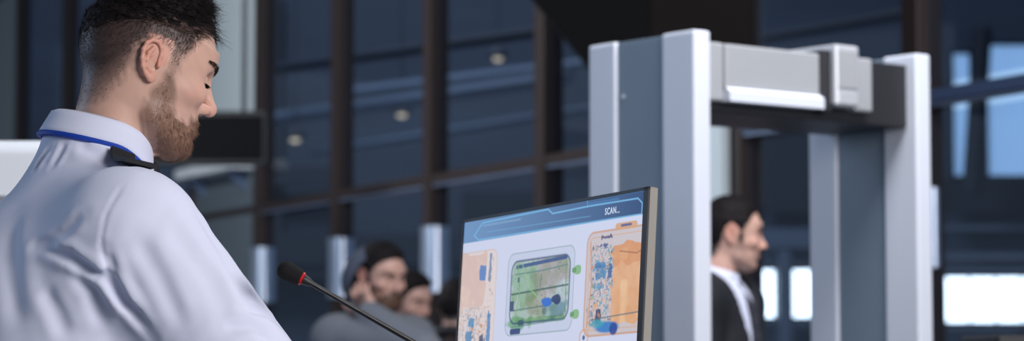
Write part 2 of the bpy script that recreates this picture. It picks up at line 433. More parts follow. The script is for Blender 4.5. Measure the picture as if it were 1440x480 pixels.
# ---------------------------------------------------------------- the setting
def struct(name, mb, m, parent=None):
    o = mb.build(name, m, parent)
    if parent is None: o['kind'] = 'structure'
    return o
struct('floor', MB().box((2, 20, -.05), (44, 56, .1)), M['floor'])
WD = np.array([.454, -1.0]); WD = WD / np.linalg.norm(WD)             # run of the glass wall, towards the right
W0 = PX(772, 227, 14.0)[:2]
WN = np.array([-WD[1], WD[0]])                                          # away from the room
if WN[1] < 0: WN = -WN
WX, WY = (WD[0], WD[1], 0), (WN[0], WN[1], 0)
ZT = PX(772, 227, 14.0)[2]
def wall_t(px):
    """distance along the glass wall of the place seen at column px"""
    k = (px - 720) / FPX / math.cos(PITCH)
    k = (px - 720) / FPX
    # x = k*y (level sight line)
    return (k * W0[1] - W0[0]) / (WD[0] - k * WD[1])
def wall_pt(t, z, d=0.0): return (W0[0] + WD[0] * t + WN[0] * d, W0[1] + WD[1] * t + WN[1] * d, z)
cx0 = wall_pt(wall_t(28) - 4, 0); cx1 = wall_pt(wall_t(1300) + 5, 0)
# ceiling of the hall stops at the glass wall
struct('ceiling', MB().prism([(-14, -5, 5.2), (9, -5, 5.2), (9, cx1[1], 5.2), (cx1[0], cx1[1], 5.2), (cx0[0], cx0[1], 5.2), (-14, cx0[1], 5.2)], (0, 0, .12)), M['ceiling'])

MULL = [-60, 28, 95, 190, 278, 370, 480, 612, 772, 903, 1048, 1300, 1620]
mt = [wall_t(p) for p in MULL]
WX_ = np.array(WX)
post0 = None
for i, t in enumerate(mt):
    bx, by, _ = wall_pt(t, 0)
    if post0 is None:
        post0 = MB()
        o = thing('facade_post', None, None, (bx, by, 0)); o['kind'] = 'structure'
        MB().box((0, 0, 2.6), (.122, .13, 5.2), (WX, WY, (0, 0, 1)), .006).build('post_profile', M['brown_metal'], o)
        MB().tube([(0, 0, 1.76), (0, 0, 2.17)], .092, 24).build('steel_sleeve', M['steel'], o, True)  # sleeve added to imitate the window reflection on the brown post
        post0 = o
    else:
        o = post0.copy(); C.objects.link(o); o.location = (bx, by, 0)
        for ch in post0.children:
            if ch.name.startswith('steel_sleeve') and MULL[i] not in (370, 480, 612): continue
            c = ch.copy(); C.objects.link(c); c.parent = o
    if MULL[i] == 1300: MB().tube([WX_ * .075 + np.array([0, 0, z]) for z in (1.74, 2.08)], .022, 14).build('steel_sleeve', M['steel'], o, True)  # thin sleeve shaped as the bright highlight beside this post
    o.name = 'facade_post' if i == 0 else 'facade_post.%03d' % i
for i in range(len(mt) - 1):
    a, b = mt[i] + .063, mt[i + 1] - .063; c = (a + b) / 2; w = b - a
    struct('window_%d' % (2 * i + 1), MB().box(wall_pt(c, ZT / 2 - .01), (w, .012, ZT - .12), (WX, WY, (0, 0, 1))), M['glass'])
    struct('window_%d' % (2 * i + 2), MB().box(wall_pt(c, (ZT + 5.2) / 2 + .02), (w, .012, 5.2 - ZT - .08), (WX, WY, (0, 0, 1))), M['glass'])
    tr = struct('trim_%d' % (i + 1), MB().box(wall_pt(c, ZT, -.01), (w, .09, .055), (WX, WY, (0, 0, 1)), .004), M['brown_metal'] if i < 10 else M['rail_steel'])
    MB().box(wall_pt(c, ZT - .038, -.03), (w, .03, .016), (WX, WY, (0, 0, 1))).build('metal_strip', M['dull_steel'], tr)  # strip added in place of the reflected highlight under the rail

# ---------------------------------------------------------------- the hall beyond the glass
YF = 40.0
struct('wall_far', MB().box((3, YF + .2, 6), (40, .3, 12)), M['far_wall'])
def quad_px(x0, y0, x1, y1, Y):
    a = PX(x0, y1, Y); b = PX(x1, y0, Y); return (a + b) / 2, b[0] - a[0], b[2] - a[2]
WN_ = 60
def far_window(x0, y0, x1, y1, m, nd=0, Y=YF):
    global WN_
    c, w, h = quad_px(x0, y0, x1, y1, Y); WN_ += 1
    o = struct('window_%d' % WN_, MB().box((c[0], Y - .02, c[2]), (w, .05, h)), m)
    f = MB(); 
    for s in (-1, 1): f.box((c[0] + s * w / 2, Y - .08, c[2]), (.06, .12, h + .06)); f.box((c[0], Y - .08, c[2] + s * h / 2), (w + .06, .12, .06))
    for k in range(nd): f.box((c[0] - w / 2 + w * (k + 1) / (nd + 1), Y - .08, c[2]), (.016, .1, h))
    f.build('window_frame', M['far_dark'], o)
far_window(1326, 388, 1472, 456, M['daylight'], 3)
far_window(1062, 378, 1091, 449, M['daylight'])
far_window(1112, 378, 1143, 449, M['daylight'])
far_window(1338, 74, 1364, 250, M['sky_pane'], 0)
far_window(1386, 62, 1480, 250, M['sky_pane'], 0)
def band(x0, y0, x1, y1, m, d=.3, Y=YF - .5):
    c, w, h = quad_px(x0, y0, x1, y1, Y)
    return MB().box(c, (w, d, h))
n_tr = 60
def far_band(x0, y0, x1, y1, m, Y=YF - .6):
    global n_tr
    n_tr += 1; return struct('trim_%d' % n_tr, band(x0, y0, x1, y1, m, Y=Y), m)
far_band(1320, 252, 1500, 300, M['far_dark']); far_band(1320, 318, 1500, 324, M['far_beam']); far_band(1320, 356, 1500, 363, M['far_beam'])
far_band(1060, 180, 1146, 300, M['far_dark']); far_band(1060, 322, 1146, 348, M['far_beam']); far_band(1094, 352, 1110, 500, M['far_beam'])
far_band(-40, 330, 640, 372, M['far_dark']); far_band(380, 236, 480, 262, M['far_dark']); far_band(300, 384, 660, 392, M['far_dark'])
far_band(380, 0, 400, 330, M['far_dark'], YF - .3); far_band(650, 270, 760, 360, M['far_dark'])
def beam(p0, p1, r, m, name='ceiling_beam'):
    o = MB().tube([p0, p1], r, 8).build(name, m); o['kind'] = 'structure'; return o
def at_h(px, py, h):
    """point at height h above the camera seen at a pixel"""
    Y = 10.0; p = PX(px, py, Y); Y = Y * h / (p[2] - CAM_H); return PX(px, py, Y)
beam(at_h(380, 168, 3.2), at_h(800, 108, 3.2), .09, M['far_beam'])
beam(at_h(440, 215, 2.7), at_h(850, 150, 2.7), .05, M['far_beam'])
beam(at_h(380, 98, 3.8), at_h(860, 30, 3.8), .07, M['far_dark'])
beam(at_h(490, 130, 3.5), at_h(860, 84, 3.5), .06, M['far_beam'])
beam(at_h(1040, 60, 3.8), at_h(1320, 10, 3.8), .06, M['far_dark'])
beam(at_h(20, 235, 2.7), at_h(120, 190, 2.7), .05, M['far_beam'])
for px, py in ((565, 155), (700, 76), (415, 190)):
    p = PX(px, py, 33)
    o = thing('pendant_lamp', None, 'lamp', tuple(p), 'pendant lamps in the hall behind the glass')
    o['label'] = {565: 'warm pendant lamp behind the glass bay above the hooded man', 700: 'warm pendant lamp high behind the glass left of the gate', 415: 'warm pendant lamp behind the bay beside the grey wall', 560: 'warm pendant lamp glimpsed under the rail above the hooded man'}[px]
    MB().lathe([(.02, .12), (.14, .02), (.15, -.03), (.02, -.05)]).build('lamp_shade', M['far_dark'], o, True)
    MB().lathe([(.02, -.05), (.07, -.06), (.05, -.09), (.02, -.10)]).build('bulb', M['lamp_warm'], o, True)
    MB().tube([(0, 0, .1), (0, 0, 11.6 - p[2])], .012, 8).build('cord', M['far_dark'], o)
struct('column_leaning', MB().tube([PX(1366, 270, YF - 1.5), PX(1382, 40, YF - 1.5)], .15, 10), M['far_dark'])
# opaque bays, cladding on the wall
def bay_panel(i, z0, z1, m, name='wall_panel', d=.05, th=.04, ext=0.0):
    a, b = mt[i] + .075, mt[i + 1] - .075 + ext; c = (a + b) / 2
    return struct(name, MB().box(wall_pt(c, (z0 + z1) / 2, d), (b - a, th, z1 - z0), (WX, WY, (0, 0, 1))), m)
M['wall_low'] = mat('lower_wall_grey', srgb(88, 98, 106), .7, noise=.05, nscale=3)
M['wall_dim'] = mat('dim_wall_grey', srgb(176, 188, 194), .7, noise=.05, nscale=3)
def zpx(px, py):
    t = wall_t(px); y = wall_pt(t, 0)[1]; return PX(px, py, y)[2]
bay_panel(4, zpx(330, 247), 5.15, M['grey_wall'], d=-.03)
bay_panel(4, .05, zpx(330, 250), M['wall_low'], d=-.03)
bay_panel(0, .05, 5.15, M['wall_dim'], d=-.03)
bay_panel(9, zpx(1020, 290), 5.15, M['grey_wall'], d=-.095, ext=.06)
c0 = (mt[4] + mt[5]) / 2
o = thing('wall_shelf', 'pale ledge along the grey wall below the black hanging display', 'shelf', wall_pt(c0, zpx(320, 240), -.14))
MB().box((0, 0, 0), (mt[5] - mt[4] - .18, .18, .085), (WX, WY, (0, 0, 1)), .012).build('board', M['scanner_white'], o)
for s in (-1, 1):
    MB().prism([(WD[0] * s * .5 + WN[0] * .09, WD[1] * s * .5 + WN[1] * .09, -.04), (WD[0] * s * .5 - WN[0] * .06, WD[1] * s * .5 - WN[1] * .06, -.04), (WD[0] * s * .5 + WN[0] * .09, WD[1] * s * .5 + WN[1] * .09, -.2)], tuple(np.r_[WD * .03, 0])).build('bracket', M['blue_steel'], o)
# black hanging display in front of the pale wall
a = PX(205, 157, 15.5); b = PX(377, 233, 15.5); cc = (a + b) / 2
o = thing('hanging_display', 'black switched-off display hung in front of the pale grey wall', 'display', tuple(cc))
wd = b[0] - a[0]; hd = a[2] - b[2]
MB().box((0, 0, 0), (wd, .12, hd), bevel=.012).build('housing', M['black_plastic'], o)
MB().box((0, -.062, 0), (wd - .06, .006, hd - .06)).build('screen', M['bulkhead'], o)
for s in (-1, 1): MB().tube([(s * wd * .3, 0, hd / 2), (s * wd * .3, 0, 5.2 - cc[2])], .018, 10).build('hanger', M['gate_dark'], o, True)

# dark sloped soffit and boxed column hanging above the gate
YB = 10.0
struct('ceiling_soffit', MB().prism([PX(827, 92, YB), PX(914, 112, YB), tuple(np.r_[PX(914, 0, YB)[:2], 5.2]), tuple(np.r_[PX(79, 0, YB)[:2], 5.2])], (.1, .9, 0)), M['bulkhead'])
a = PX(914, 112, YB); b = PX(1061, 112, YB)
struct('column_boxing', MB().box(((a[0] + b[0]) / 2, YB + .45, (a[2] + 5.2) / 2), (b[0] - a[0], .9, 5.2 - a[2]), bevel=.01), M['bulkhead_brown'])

# ---------------------------------------------------------------- white baggage scanner behind the guard
o = thing('baggage_scanner', 'white baggage scanner housing behind the shoulder of the guard', 'scanner', (-1.72, 6.0, 0))
sw, sd = 1.46, .9
zt = PX(30, 196, 5.55)[2]
prof = [(-sd / 2, .12), (-sd / 2, zt - .035), (-sd / 2 + .012, zt - .012), (-sd / 2 + .04, zt), (sd / 2 - .04, zt), (sd / 2, zt - .04), (sd / 2, .12)]
MB().prism([(-sw / 2, y, z) for y, z in prof], (sw, 0, 0)).build('housing', M['scanner_white'], o, True)
MB().box((0, -sd / 2 - .004, zt - .135), (sw - .02, .012, .016)).build('seam_strip', M['gate_bar'], o)
MB().box((0, -sd / 2 - .006, zt - .42), (sw - .02, .016, .22), bevel=.006).build('side_panel', M['gate_bar'], o)
MB().box((sw / 2 - .0, 0, .95), (.02, .62, .5), bevel=.008).build('tunnel_curtain', M['black_plastic'], o)
for s in (-1, 1):
    for q in (-1, 1): MB().lathe([(.05, 0), (.05, .02), (.02, .03), (.02, .13)], (s * (sw / 2 - .1), q * (sd / 2 - .1), 0), 16).build('foot', M['gate_dark'], o, True)

# ---------------------------------------------------------------- walk-through metal detector
ga = math.radians(38); GW = np.array([math.cos(ga), math.sin(ga), 0]); GD = np.array([-math.sin(ga), math.cos(ga), 0])
g0 = PX(978, 480, 6.3); gate = thing('metal_detector', 'white and blue-grey walk-through metal detector arch beside the man in the black suit', 'metal detector', (g0[0], g0[1], 0))
W_, D_, T_ = .88, .42, .058
ZG = PX(978, 41, 6.3)[2]
def gp(a, b, z): return GW * a + GD * b + np.array([0, 0, z])
def gbox(mb, a0, a1, b0, b1, z0, z1, bev=.004): return mb.box(gp((a0 + a1) / 2, (b0 + b1) / 2, (z0 + z1) / 2), (a1 - a0, b1 - b0, z1 - z0), (GW, GD, (0, 0, 1)), bev)
for a0 in (0, W_ - T_):
    gbox(MB(), a0, a0 + T_, 0, .125, .03, ZG, .007).build('front_post', M['gate_white'], gate)
    gbox(MB(), a0 + .008, a0 + T_ - .008, .125, .31, .03, ZG - .004, .003).build('side_panel', M['gate_grey'], gate)
    gbox(MB(), a0, a0 + T_, .31, D_, .03, ZG - .002, .007).build('rear_post', M['gate_white'], gate)
    gbox(MB(), a0 - .02, a0 + T_ + .02, -.04, D_ + .04, 0, .03, .006).build('foot_plate', M['gate_dark'], gate)
    for z in (1.2, 2.05): MB().lathe([(.006, 0), (.006, .003), (.003, .005)], gp(a0 + .008, .285, z), 12, -GW).build('screw', M['silver'], gate)
zb0, zb1 = 2.026, 2.17
bar = gbox(MB(), T_, W_ - T_, .035, .34, zb0 - .03, zb1, .004).build('cross_bar', M['gate_dark'], gate)
gbox(MB(), T_ + .002, T_ + .055, .010, .20, zb0 - .004, zb1 + .004, .006).build('end_cover', M['gate_bar'], gate)
gbox(MB(), T_ + .055, .455, .004, .20, zb0 + .03, zb1 + .002, .006).build('bar_cover', M['gate_bar'], gate)
MB().prism([gp(T_ + .055, .004, zb0 + .034), gp(T_ + .055, -.012, zb0 + .022), gp(T_ + .055, -.012, zb0 - .004), gp(T_ + .055, .03, zb0 - .004)], GW * (.455 - T_ - .055)).build('bar_lip', M['gate_white'], gate)
gbox(MB(), .585, .655, .004, .20, zb0, zb1 + .002, .006).build('bar_cover', M['gate_bar'], gate)
gbox(MB(), .455, .490, -.004, .2, zb0 - .01, zb1 + .012, .004).build('spacer', M['gate_dark'], gate)
unit = gbox(MB(), .488, .578, -.022, .2, zb0 + .006, zb1 + .028, .008).build('control_unit', M['silver'], gate)
gbox(MB(), .498, .568, -.0245, -.021, zb0 + .055, zb1 + .012, .001).build('display', M['gate_bar'], unit)
gbox(MB(), .498, .568, -.0245, -.021, zb0 + .012, zb0 + .045, .001).build('keypad', M['silver'], unit)

# black podium at the right edge
o = thing('podium', 'black podium top at the right edge under the bright window strip', 'podium', (1.42, 6.0, 0))
zt = PX(1400, 472, 5.9)[2]
MB().box((0, 0, zt - .02), (.60, .46, .04), bevel=.008).build('top', M['black_plastic'], o)
MB().box((0, .02, (zt - .04) / 2 + .02), (.50, .38, zt - .08), bevel=.006).build('body', M['black_plastic'], o)
MB().box((0, .02, .02), (.56, .44, .04), bevel=.006).build('base', M['gate_dark'], o)

# ---------------------------------------------------------------- desk, monitor, microphone
r0 = np.array([math.cos(math.radians(60)), -math.sin(math.radians(60)), 0]); n0 = np.array([-r0[1] * -1, 0, 0])
n0 = np.array([-math.sin(math.radians(60)), -math.cos(math.radians(60)), 0]); up = np.array([0, 0, 1.0])
tau, rho = math.radians(5.0), math.radians(2.4)
n1 = n0 * math.cos(tau) + up * math.sin(tau); u1 = up * math.cos(tau) - n0 * math.sin(tau)
mr = r0 * math.cos(rho) + u1 * math.sin(rho); mu = u1 * math.cos(rho) - r0 * math.sin(rho); mn = n1
MW, MH, MT = .54, .325, .014
TR = PX(914.5, 262.5, 3.5)
mc = TR - mr * MW / 2 - mu * MH / 2
DZ = 1.0
dk = np.array([mc[0] + .06, mc[1] - .12, 0])
o = thing('desk', 'grey standing desk that carries the monitor and the microphone', 'desk', tuple(dk))
MB().box((0, 0, DZ - .018), (1.25, .62, .036), (r0, -n0, up), .004).build('top', M['desk'], o)
for s in (-1, 1):
    c = r0 * s * .5
    MB().box(c + up * (DZ / 2 - .01), (.06, .09, DZ - .06), (r0, -n0, up), .005).build('leg', M['gate_dark'], o)
    MB().box(c + up * .02, (.07, .56, .04), (r0, -n0, up), .008).build('foot', M['gate_dark'], o)
mon_o = np.array([mc[0] - n0[0] * .05, mc[1] - n0[1] * .05, DZ])
mon = thing('monitor', 'flat monitor on the desk showing scanned bags in front of the metal detector', 'monitor', tuple(mon_o))
L = lambda p: np.asarray(p) - mon_o
AX = (mr, mu, mn)
MB().box(L(mc - mn * MT / 2), (MW, MH, MT), AX, .0015).build('casing', M['beige_edge'], mon)
bz = MB()
bt, bb, bl, br = .0045, .016, .004, .0125
zf = .0012
bz.box(L(mc + mu * (MH / 2 - bt / 2)) + mn * zf, (MW, bt, .003), AX); bz.box(L(mc - mu * (MH / 2 - bb / 2)) + mn * zf, (MW, bb, .003), AX)
bz.box(L(mc + mr * (MW / 2 - br / 2)) + mn * zf, (br, MH, .003), AX); bz.box(L(mc - mr * (MW / 2 - bl / 2)) + mn * zf, (bl, MH, .003), AX)
bz.build('bezel', M['black_plastic'], mon)
MB().box(L(mc - mn * (MT + .012) - mu * .03), (.30, .20, .026), AX, .008).build('rear_housing', M['beige_edge'], mon)
jt = mc - mn * (MT + .025) - mu * .06
MB().tube([L(jt), L(jt - n0 * .05 - up * .02), (0, 0, .16) - n0 * .06, (0, 0, .015) - n0 * .06], .018, 14).build('stand_column', M['gate_dark'], mon, True)
MB().box(-n0 * .04 + up * .0085, (.24, .19, .015), (r0, -n0, up), .005).build('stand_base', M['gate_dark'], mon)

# the picture on the screen
sc_w, sc_h = MW - bl - br, MH - bt - bb
s00 = mc - mr * (MW / 2 - bl) + mu * (MH / 2 - bt) + mn * .0009
def ST(px, py):
    d = PX(px, py, 1.0) - np.array([0, 0, CAM_H]); c = np.array([0, 0, CAM_H])
    k = ((s00 - c) @ mn) / (d @ mn); q = c + d * k - s00
    return np.array([q @ mr / sc_w, -(q @ mu) / sc_w])           # both in screen widths
NX, NY = 600, int(600 * sc_h / sc_w)
gx, gy = np.meshgrid((np.arange(NX) + .5) / NX, (np.arange(NY) + .5) / NX)
G = np.stack([gx.ravel(), gy.ravel()], 1)
def vnoise(p, f, seed):
    q = p * f; i = np.floor(q).astype(int); w = q - i; w = w * w * (3 - 2 * w)
    h = lambda a, b: np.modf(np.abs(np.sin((a * 127.1 + b * 311.7 + seed * 74.7)) * 43758.5453))[0]
    return (h(i[:, 0], i[:, 1]) * (1 - w[:, 0]) + h(i[:, 0] + 1, i[:, 1]) * w[:, 0]) * (1 - w[:, 1]) + (h(i[:, 0], i[:, 1] + 1) * (1 - w[:, 0]) + h(i[:, 0] + 1, i[:, 1] + 1) * w[:, 0]) * w[:, 1]
img = np.tile(np.array(srgb(208, 214, 238)[:3]), (len(G), 1))
def lin(c): return np.array(srgb(*c)[:3])
def paint(mask, col, a=1.0):
    global img
    m = np.clip(mask, 0, 1)[:, None] * a; img = img * (1 - m) + lin(col) * m
def tint(mask, col, a=1.0):
    """multiply like an x-ray layer"""
    global img
    m = np.clip(mask, 0, 1)[:, None] * a; img = img * (1 - m) + img * lin(col) * m
AA = 1.0 / 600
def fill(sd): return np.clip(.5 - sd / AA, 0, 1)
def stroke(pts, w, wy=None):
    pts = [np.asarray(p, float) for p in pts]; d = np.full(len(G), 9.0)
    for a, b in zip(pts, pts[1:]):
        ab = b - a; h = np.clip((G - a) @ ab / max(1e-9, ab @ ab), 0, 1); d = np.minimum(d, np.linalg.norm(G - a - h[:, None] * ab, axis=1))
    return fill(d - w)
def stp(*pts): return [ST(*p) for p in pts]
def rrect(x0, y0, x1, y1, r):
    c = np.array([(x0 + x1) / 2, (y0 + y1) / 2]); hs = np.array([(x1 - x0) / 2, (y1 - y0) / 2])
    q = np.abs(G - c) - hs + r; return np.linalg.norm(np.maximum(q, 0), axis=1) + np.minimum(q.max(1), 0) - r
# banner, with screen glare painted in as a paler left end
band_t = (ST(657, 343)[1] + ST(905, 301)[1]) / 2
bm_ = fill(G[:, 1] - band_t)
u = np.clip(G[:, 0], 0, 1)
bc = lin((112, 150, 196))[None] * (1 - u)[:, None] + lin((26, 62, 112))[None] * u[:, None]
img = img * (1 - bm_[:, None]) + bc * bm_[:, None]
LC = (120, 190, 236)
paint(stroke(stp((654, 312), (906, 268)), .0016), LC, .75)
paint(stroke(stp((667, 332), (679, 314), (771, 295), (777, 301), (826, 291), (897, 279.5), (903, 286), (902, 302)), .0022), LC, .85)
paint(stroke(stp((667, 332), (673, 338), (902, 301.5)), .0022), LC, .75)
paint(stroke(stp((685, 327), (830, 304.5)), .0014), LC, .4)
paint(stroke(stp((826, 283), (826, 292)), .0016), LC, .7)
paint(stroke(stp((826, 288), (870, 280)), .0030), (60, 120, 180), .6)
paint(stroke(stp((680, 318), (732, 309)), .0030), (150, 190, 225), .35)
# bag in the middle: a green wheeled case on its side
bx0, by0 = ST(716, 356); bx1, by1 = ST(803, 466)
by0 = (ST(716, 357)[1] + ST(803, 347)[1]) / 2; by1 = (ST(716, 473)[1] + ST(800, 463)[1]) / 2
bw, bh = bx1 - bx0, by1 - by0
B = lambda s, t: (bx0 + bw * s, by0 + bh * t)
nz = vnoise(G, 28, 1) * .6 + vnoise(G, 60, 2) * .4; nf = vnoise(G, 130, 3)
sd = rrect(bx0, by0, bx1, by1, .03)
tint(fill(sd), (243, 246, 246)); paint(np.abs(np.clip(1 - np.abs(sd) / .0026, 0, 1)), (120, 150, 150), .8)
sd2 = rrect(*B(.06, .10), *B(.94, .86), .032)
inner = fill(sd2)
tint(inner, (244, 248, 238)); tint(inner * np.clip(nz * 2.2 - .6, 0, 1), (226, 240, 214))
def blob(s, t, rs, rt, seed, soft=.35):
    c = np.array(B(s, t)); q = (G - c) / np.array([bw * rs, bh * rt]); d = np.linalg.norm(q, axis=1) + (vnoise(G, 40, seed) - .5) * .7
    return np.clip((1 - d) / soft, 0, 1)
tint(blob(.26, .40, .26, .34, 4) * inner, (208, 232, 196)); tint(blob(.70, .30, .34, .24, 5) * inner, (236, 214, 208)); tint(blob(.48, .62, .20, .20, 6) * inner, (230, 216, 196))
tint(blob(.76, .72, .22, .13, 7) * inner, (160, 190, 198)); tint(blob(.20, .86, .2, .09, 8), (160, 212, 150)); tint(blob(.55, .84, .4, .05, 9), (186, 222, 170))
paint(np.clip(1 - np.abs(sd2) / .0050, 0, 1), (44, 66, 108), .95)
paint(stroke([B(.14, .17), B(.50, .15), B(.88, .13)], .0055), (40, 72, 132), .9)
paint(stroke([B(.08, .50), B(.92, .46)], .0028), (62, 96, 84), .9); paint(stroke([B(.08, .70), B(.60, .68)], .0020), (70, 110, 110), .8)
paint(stroke([B(.12, .26), B(.55, .25), B(.9, .22)], .0020), (96, 130, 130), .9)
paint(stroke([B(.52, .30), B(.50, .52)], .0025), (110, 120, 110), .8); paint(stroke([B(.15, .12), B(.20, .5), B(.14, .82)], .0030), (120, 170, 110), .7)
paint(stroke([B(.22, .14), B(.36, .46), B(.52, .60)], .0030), (150, 190, 140), .6); paint(stroke([B(.88, .16), B(.9, .8)], .0030), (110, 150, 110), .7)
paint(blob(.60, .63, .085, .065, 10, .2), (30, 104, 206), .95); paint(blob(.74, .62, .09, .065, 11, .2), (24, 44, 96), .95)
paint(fill(rrect(*B(.08, .92), *B(.24, 1.02 - .03), .006)), (28, 52, 112), .95); paint(fill(rrect(*B(.06, .58), *B(.12, .70), .004)), (40, 60, 104), .9)
paint(fill(rrect(*B(.16, .30), *B(.19, .36), .002)), (60, 80, 110), .8); paint(fill(rrect(*B(.20, .82), *B(.28, .90), .004)), (40, 74, 96), .85)
for t in (.30, .82):
    paint(fill(rrect(*B(1.0, t - .055), *B(1.10, t + .055), .012)), (126, 178, 112), .9); paint(fill(rrect(*B(.97, t - .03), *B(1.03, t + .03), .006)), (96, 150, 90), .9)
paint(stroke([B(.1, .9), B(.9, .86)], .0022), (90, 130, 120), .7)
paint(np.clip((vnoise(G, 190, 12) - .80) * 9, 0, 1) * inner, (70, 100, 110), .55)
# orange bag on the right
ox0, oy0 = ST(826, 330)[0], (ST(826, 330)[1] + ST(905, 313)[1]) / 2; oy1 = (ST(822, 474)[1] + ST(900, 468)[1]) / 2; ow = 1.06 - ox0
OB = lambda s, t: (ox0 + ow * s, oy0 + (oy1 - oy0) * t)
sd = rrect(ox0, oy0, ox0 + ow, oy1, .035); ins = fill(sd)
tint(ins, (250, 232, 214)); paint(np.clip(1 - np.abs(sd + .003) / .004, 0, 1), (206, 142, 92), .9); paint(np.clip(1 - np.abs(sd + .018) / .0024, 0, 1), (214, 160, 112), .8)
blk = fill(rrect(*OB(.40, .16), *OB(1.0, .90), .02) + (vnoise(G, 40, 20) - .5) * .02)
paint(blk, (228, 172, 122), .90); paint(blk * np.clip(nz * 2 - .6, 0, 1), (212, 144, 90), .5); paint(blk * np.clip((vnoise(G, 24, 22) - .55) * 4, 0, 1), (242, 206, 160), .55)
paint(blk * fill(rrect(*OB(.36, .12), *OB(1.0, .34), .01) + (vnoise(G, 30, 25) - .5) * .03), (208, 132, 74), .5)
left = fill(rrect(*OB(.08, .14), *OB(.42, .92), .02))
paint(left * np.clip((vnoise(G, 170, 26) - .5) * 5, 0, 1), (222, 190, 164), .35); paint(left * np.clip((vnoise(G, 190, 27) - .68) * 7, 0, 1), (72, 104, 150), .35)
paint(left * np.clip((vnoise(G, 230, 28) - .74) * 8, 0, 1), (50, 64, 104), .35); paint(left * np.clip((vnoise(G, 120, 29) - .68) * 7, 0, 1), (70, 160, 190), .8)
for s0, t0, s1, t1, c in ((.16, .30, .30, .46, (52, 122, 180)), (.34, .32, .40, .46, (40, 84, 140)), (.18, .50, .28, .56, (76, 150, 190)), (.18, .74, .26, .90, (22, 34, 84)), (.22, .05, .38, .085, (44, 62, 110)), (.20, .13, .32, .155, (40, 80, 140))):
    paint(fill(rrect(*OB(s0, t0), *OB(s1, t1), .004) + (nf - .5) * .008), c, .85)
rr = np.random.default_rng(11)
def parts_in(F, n, s0, t0, s1, t1, cols):
    for _ in range(n):
        a, b = rr.uniform(s0, s1), rr.uniform(t0, t1); w_, h_ = rr.uniform(.012, .055), rr.uniform(.010, .045)
        if rr.random() < .35: w_ *= .3; h_ *= 2.2
        elif rr.random() < .4: h_ *= .25; w_ *= 1.8
        paint(fill(rrect(*F(a, b), *F(min(a + w_, s1 + .02), b + h_), .002) + (nf - .5) * .006), cols[rr.integers(len(cols))], rr.uniform(.45, .85))
XC = [(58, 92, 150), (80, 150, 190), (40, 54, 100), (206, 140, 92), (150, 176, 150), (96, 120, 160), (220, 170, 130)]
parts_in(OB, 110, .09, .12, .40, .90, XC); parts_in(OB, 26, .04, .08, .12, .9, [(206, 140, 92), (110, 120, 150), (220, 170, 130)])
q = (G - np.array(OB(.36, .92))) / np.array([ow * .20, .018]); paint(np.clip((1 - np.linalg.norm(q, axis=1)) / .3, 0, 1), (34, 122, 196), .95)
q = (G - np.array(OB(.46, .94))) / np.array([ow * .07, .020]); paint(np.clip((1 - np.linalg.norm(q, axis=1)) / .3, 0, 1), (26, 66, 150), .95)
q = (G - np.array(OB(.22, .88))) / np.array([ow * .12, .014]); paint(np.clip((1 - np.linalg.norm(q, axis=1)) / .4, 0, 1), (60, 160, 180), .8)
paint(stroke([OB(.10, .84), OB(.5, .82), OB(.95, .80)], .002), (90, 110, 120), .8); paint(stroke([OB(.5, .22), OB(.75, .26), OB(1, .18)], .0018), (150, 96, 60), .8)
paint(stroke([OB(.06, .1), OB(.10, .5), OB(.06, .9)], .003), (208, 150, 104), .8); paint(fill(rrect(*OB(.86, .4), *OB(.92, .62), .008)), (34, 84, 170), .9)
paint(fill(rrect(*OB(.42, -.045), *OB(.74, .02), .01)), (214, 160, 110), .9); paint(fill(rrect(*OB(.50, -.03), *OB(.66, -.005), .004)), (70, 84, 140), .9)
q = np.linalg.norm(G - np.array(OB(.02, 1.0)), axis=1); paint(np.clip(1 - np.abs(q - .022) / .0045, 0, 1), (216, 160, 112), .95); paint(fill(q - .007), (60, 84, 140), .9)
# pale bag at the left edge
lx1 = ST(700, 360)[0]; ly0 = (ST(660, 355)[1] + ST(700, 350)[1]) / 2; ly1 = by1 + .06
LB = lambda s, t: (lx1 * s, ly0 + (ly1 - ly0) * t)
sd = rrect(-.12, ly0, lx1, ly1, .03); ins = fill(sd)
paint(ins, (224, 212, 212), .95); paint(fill(rrect(-.1, *LB(0, .02)[1:], *LB(.70, .52), .02) + (vnoise(G, 40, 40) - .5) * .02), (216, 186, 176), .85)
paint(ins * np.clip(nz * 2 - .8, 0, 1), (236, 214, 200), .6); paint(np.clip(1 - np.abs(sd + .002) / .003, 0, 1), (204, 186, 180), .9)
low = fill(rrect(-.1, *LB(0, .52)[1:], *LB(.9, 1.0), .01))
paint(low * np.clip((vnoise(G, 160, 41) - .55) * 6, 0, 1), (214, 184, 166), .6); paint(low * np.clip((vnoise(G, 180, 42) - .68) * 7, 0, 1), (96, 144, 182), .35); paint(low * np.clip((vnoise(G, 220, 43) - .76) * 8, 0, 1), (60, 80, 124), .35)
parts_in(LB, 60, .04, .56, .86, .94, XC); parts_in(LB, 14, .74, .05, .90, .5, [(170, 160, 170), (206, 170, 150)])
for s0, t0, s1, t1, c in ((.52, .14, .70, .28, (54, 122, 196)), (.78, .03, .84, .30, (110, 130, 170)), (.28, .62, .44, .70, (70, 140, 190)), (.22, .74, .40, .88, (60, 130, 180)), (.60, .78, .72, .86, (40, 60, 110)), (.80, .60, .90, .92, (70, 130, 190))):
    paint(fill(rrect(*LB(s0, t0), *LB(s1, t1), .004) + (nf - .5) * .006), c, .85)
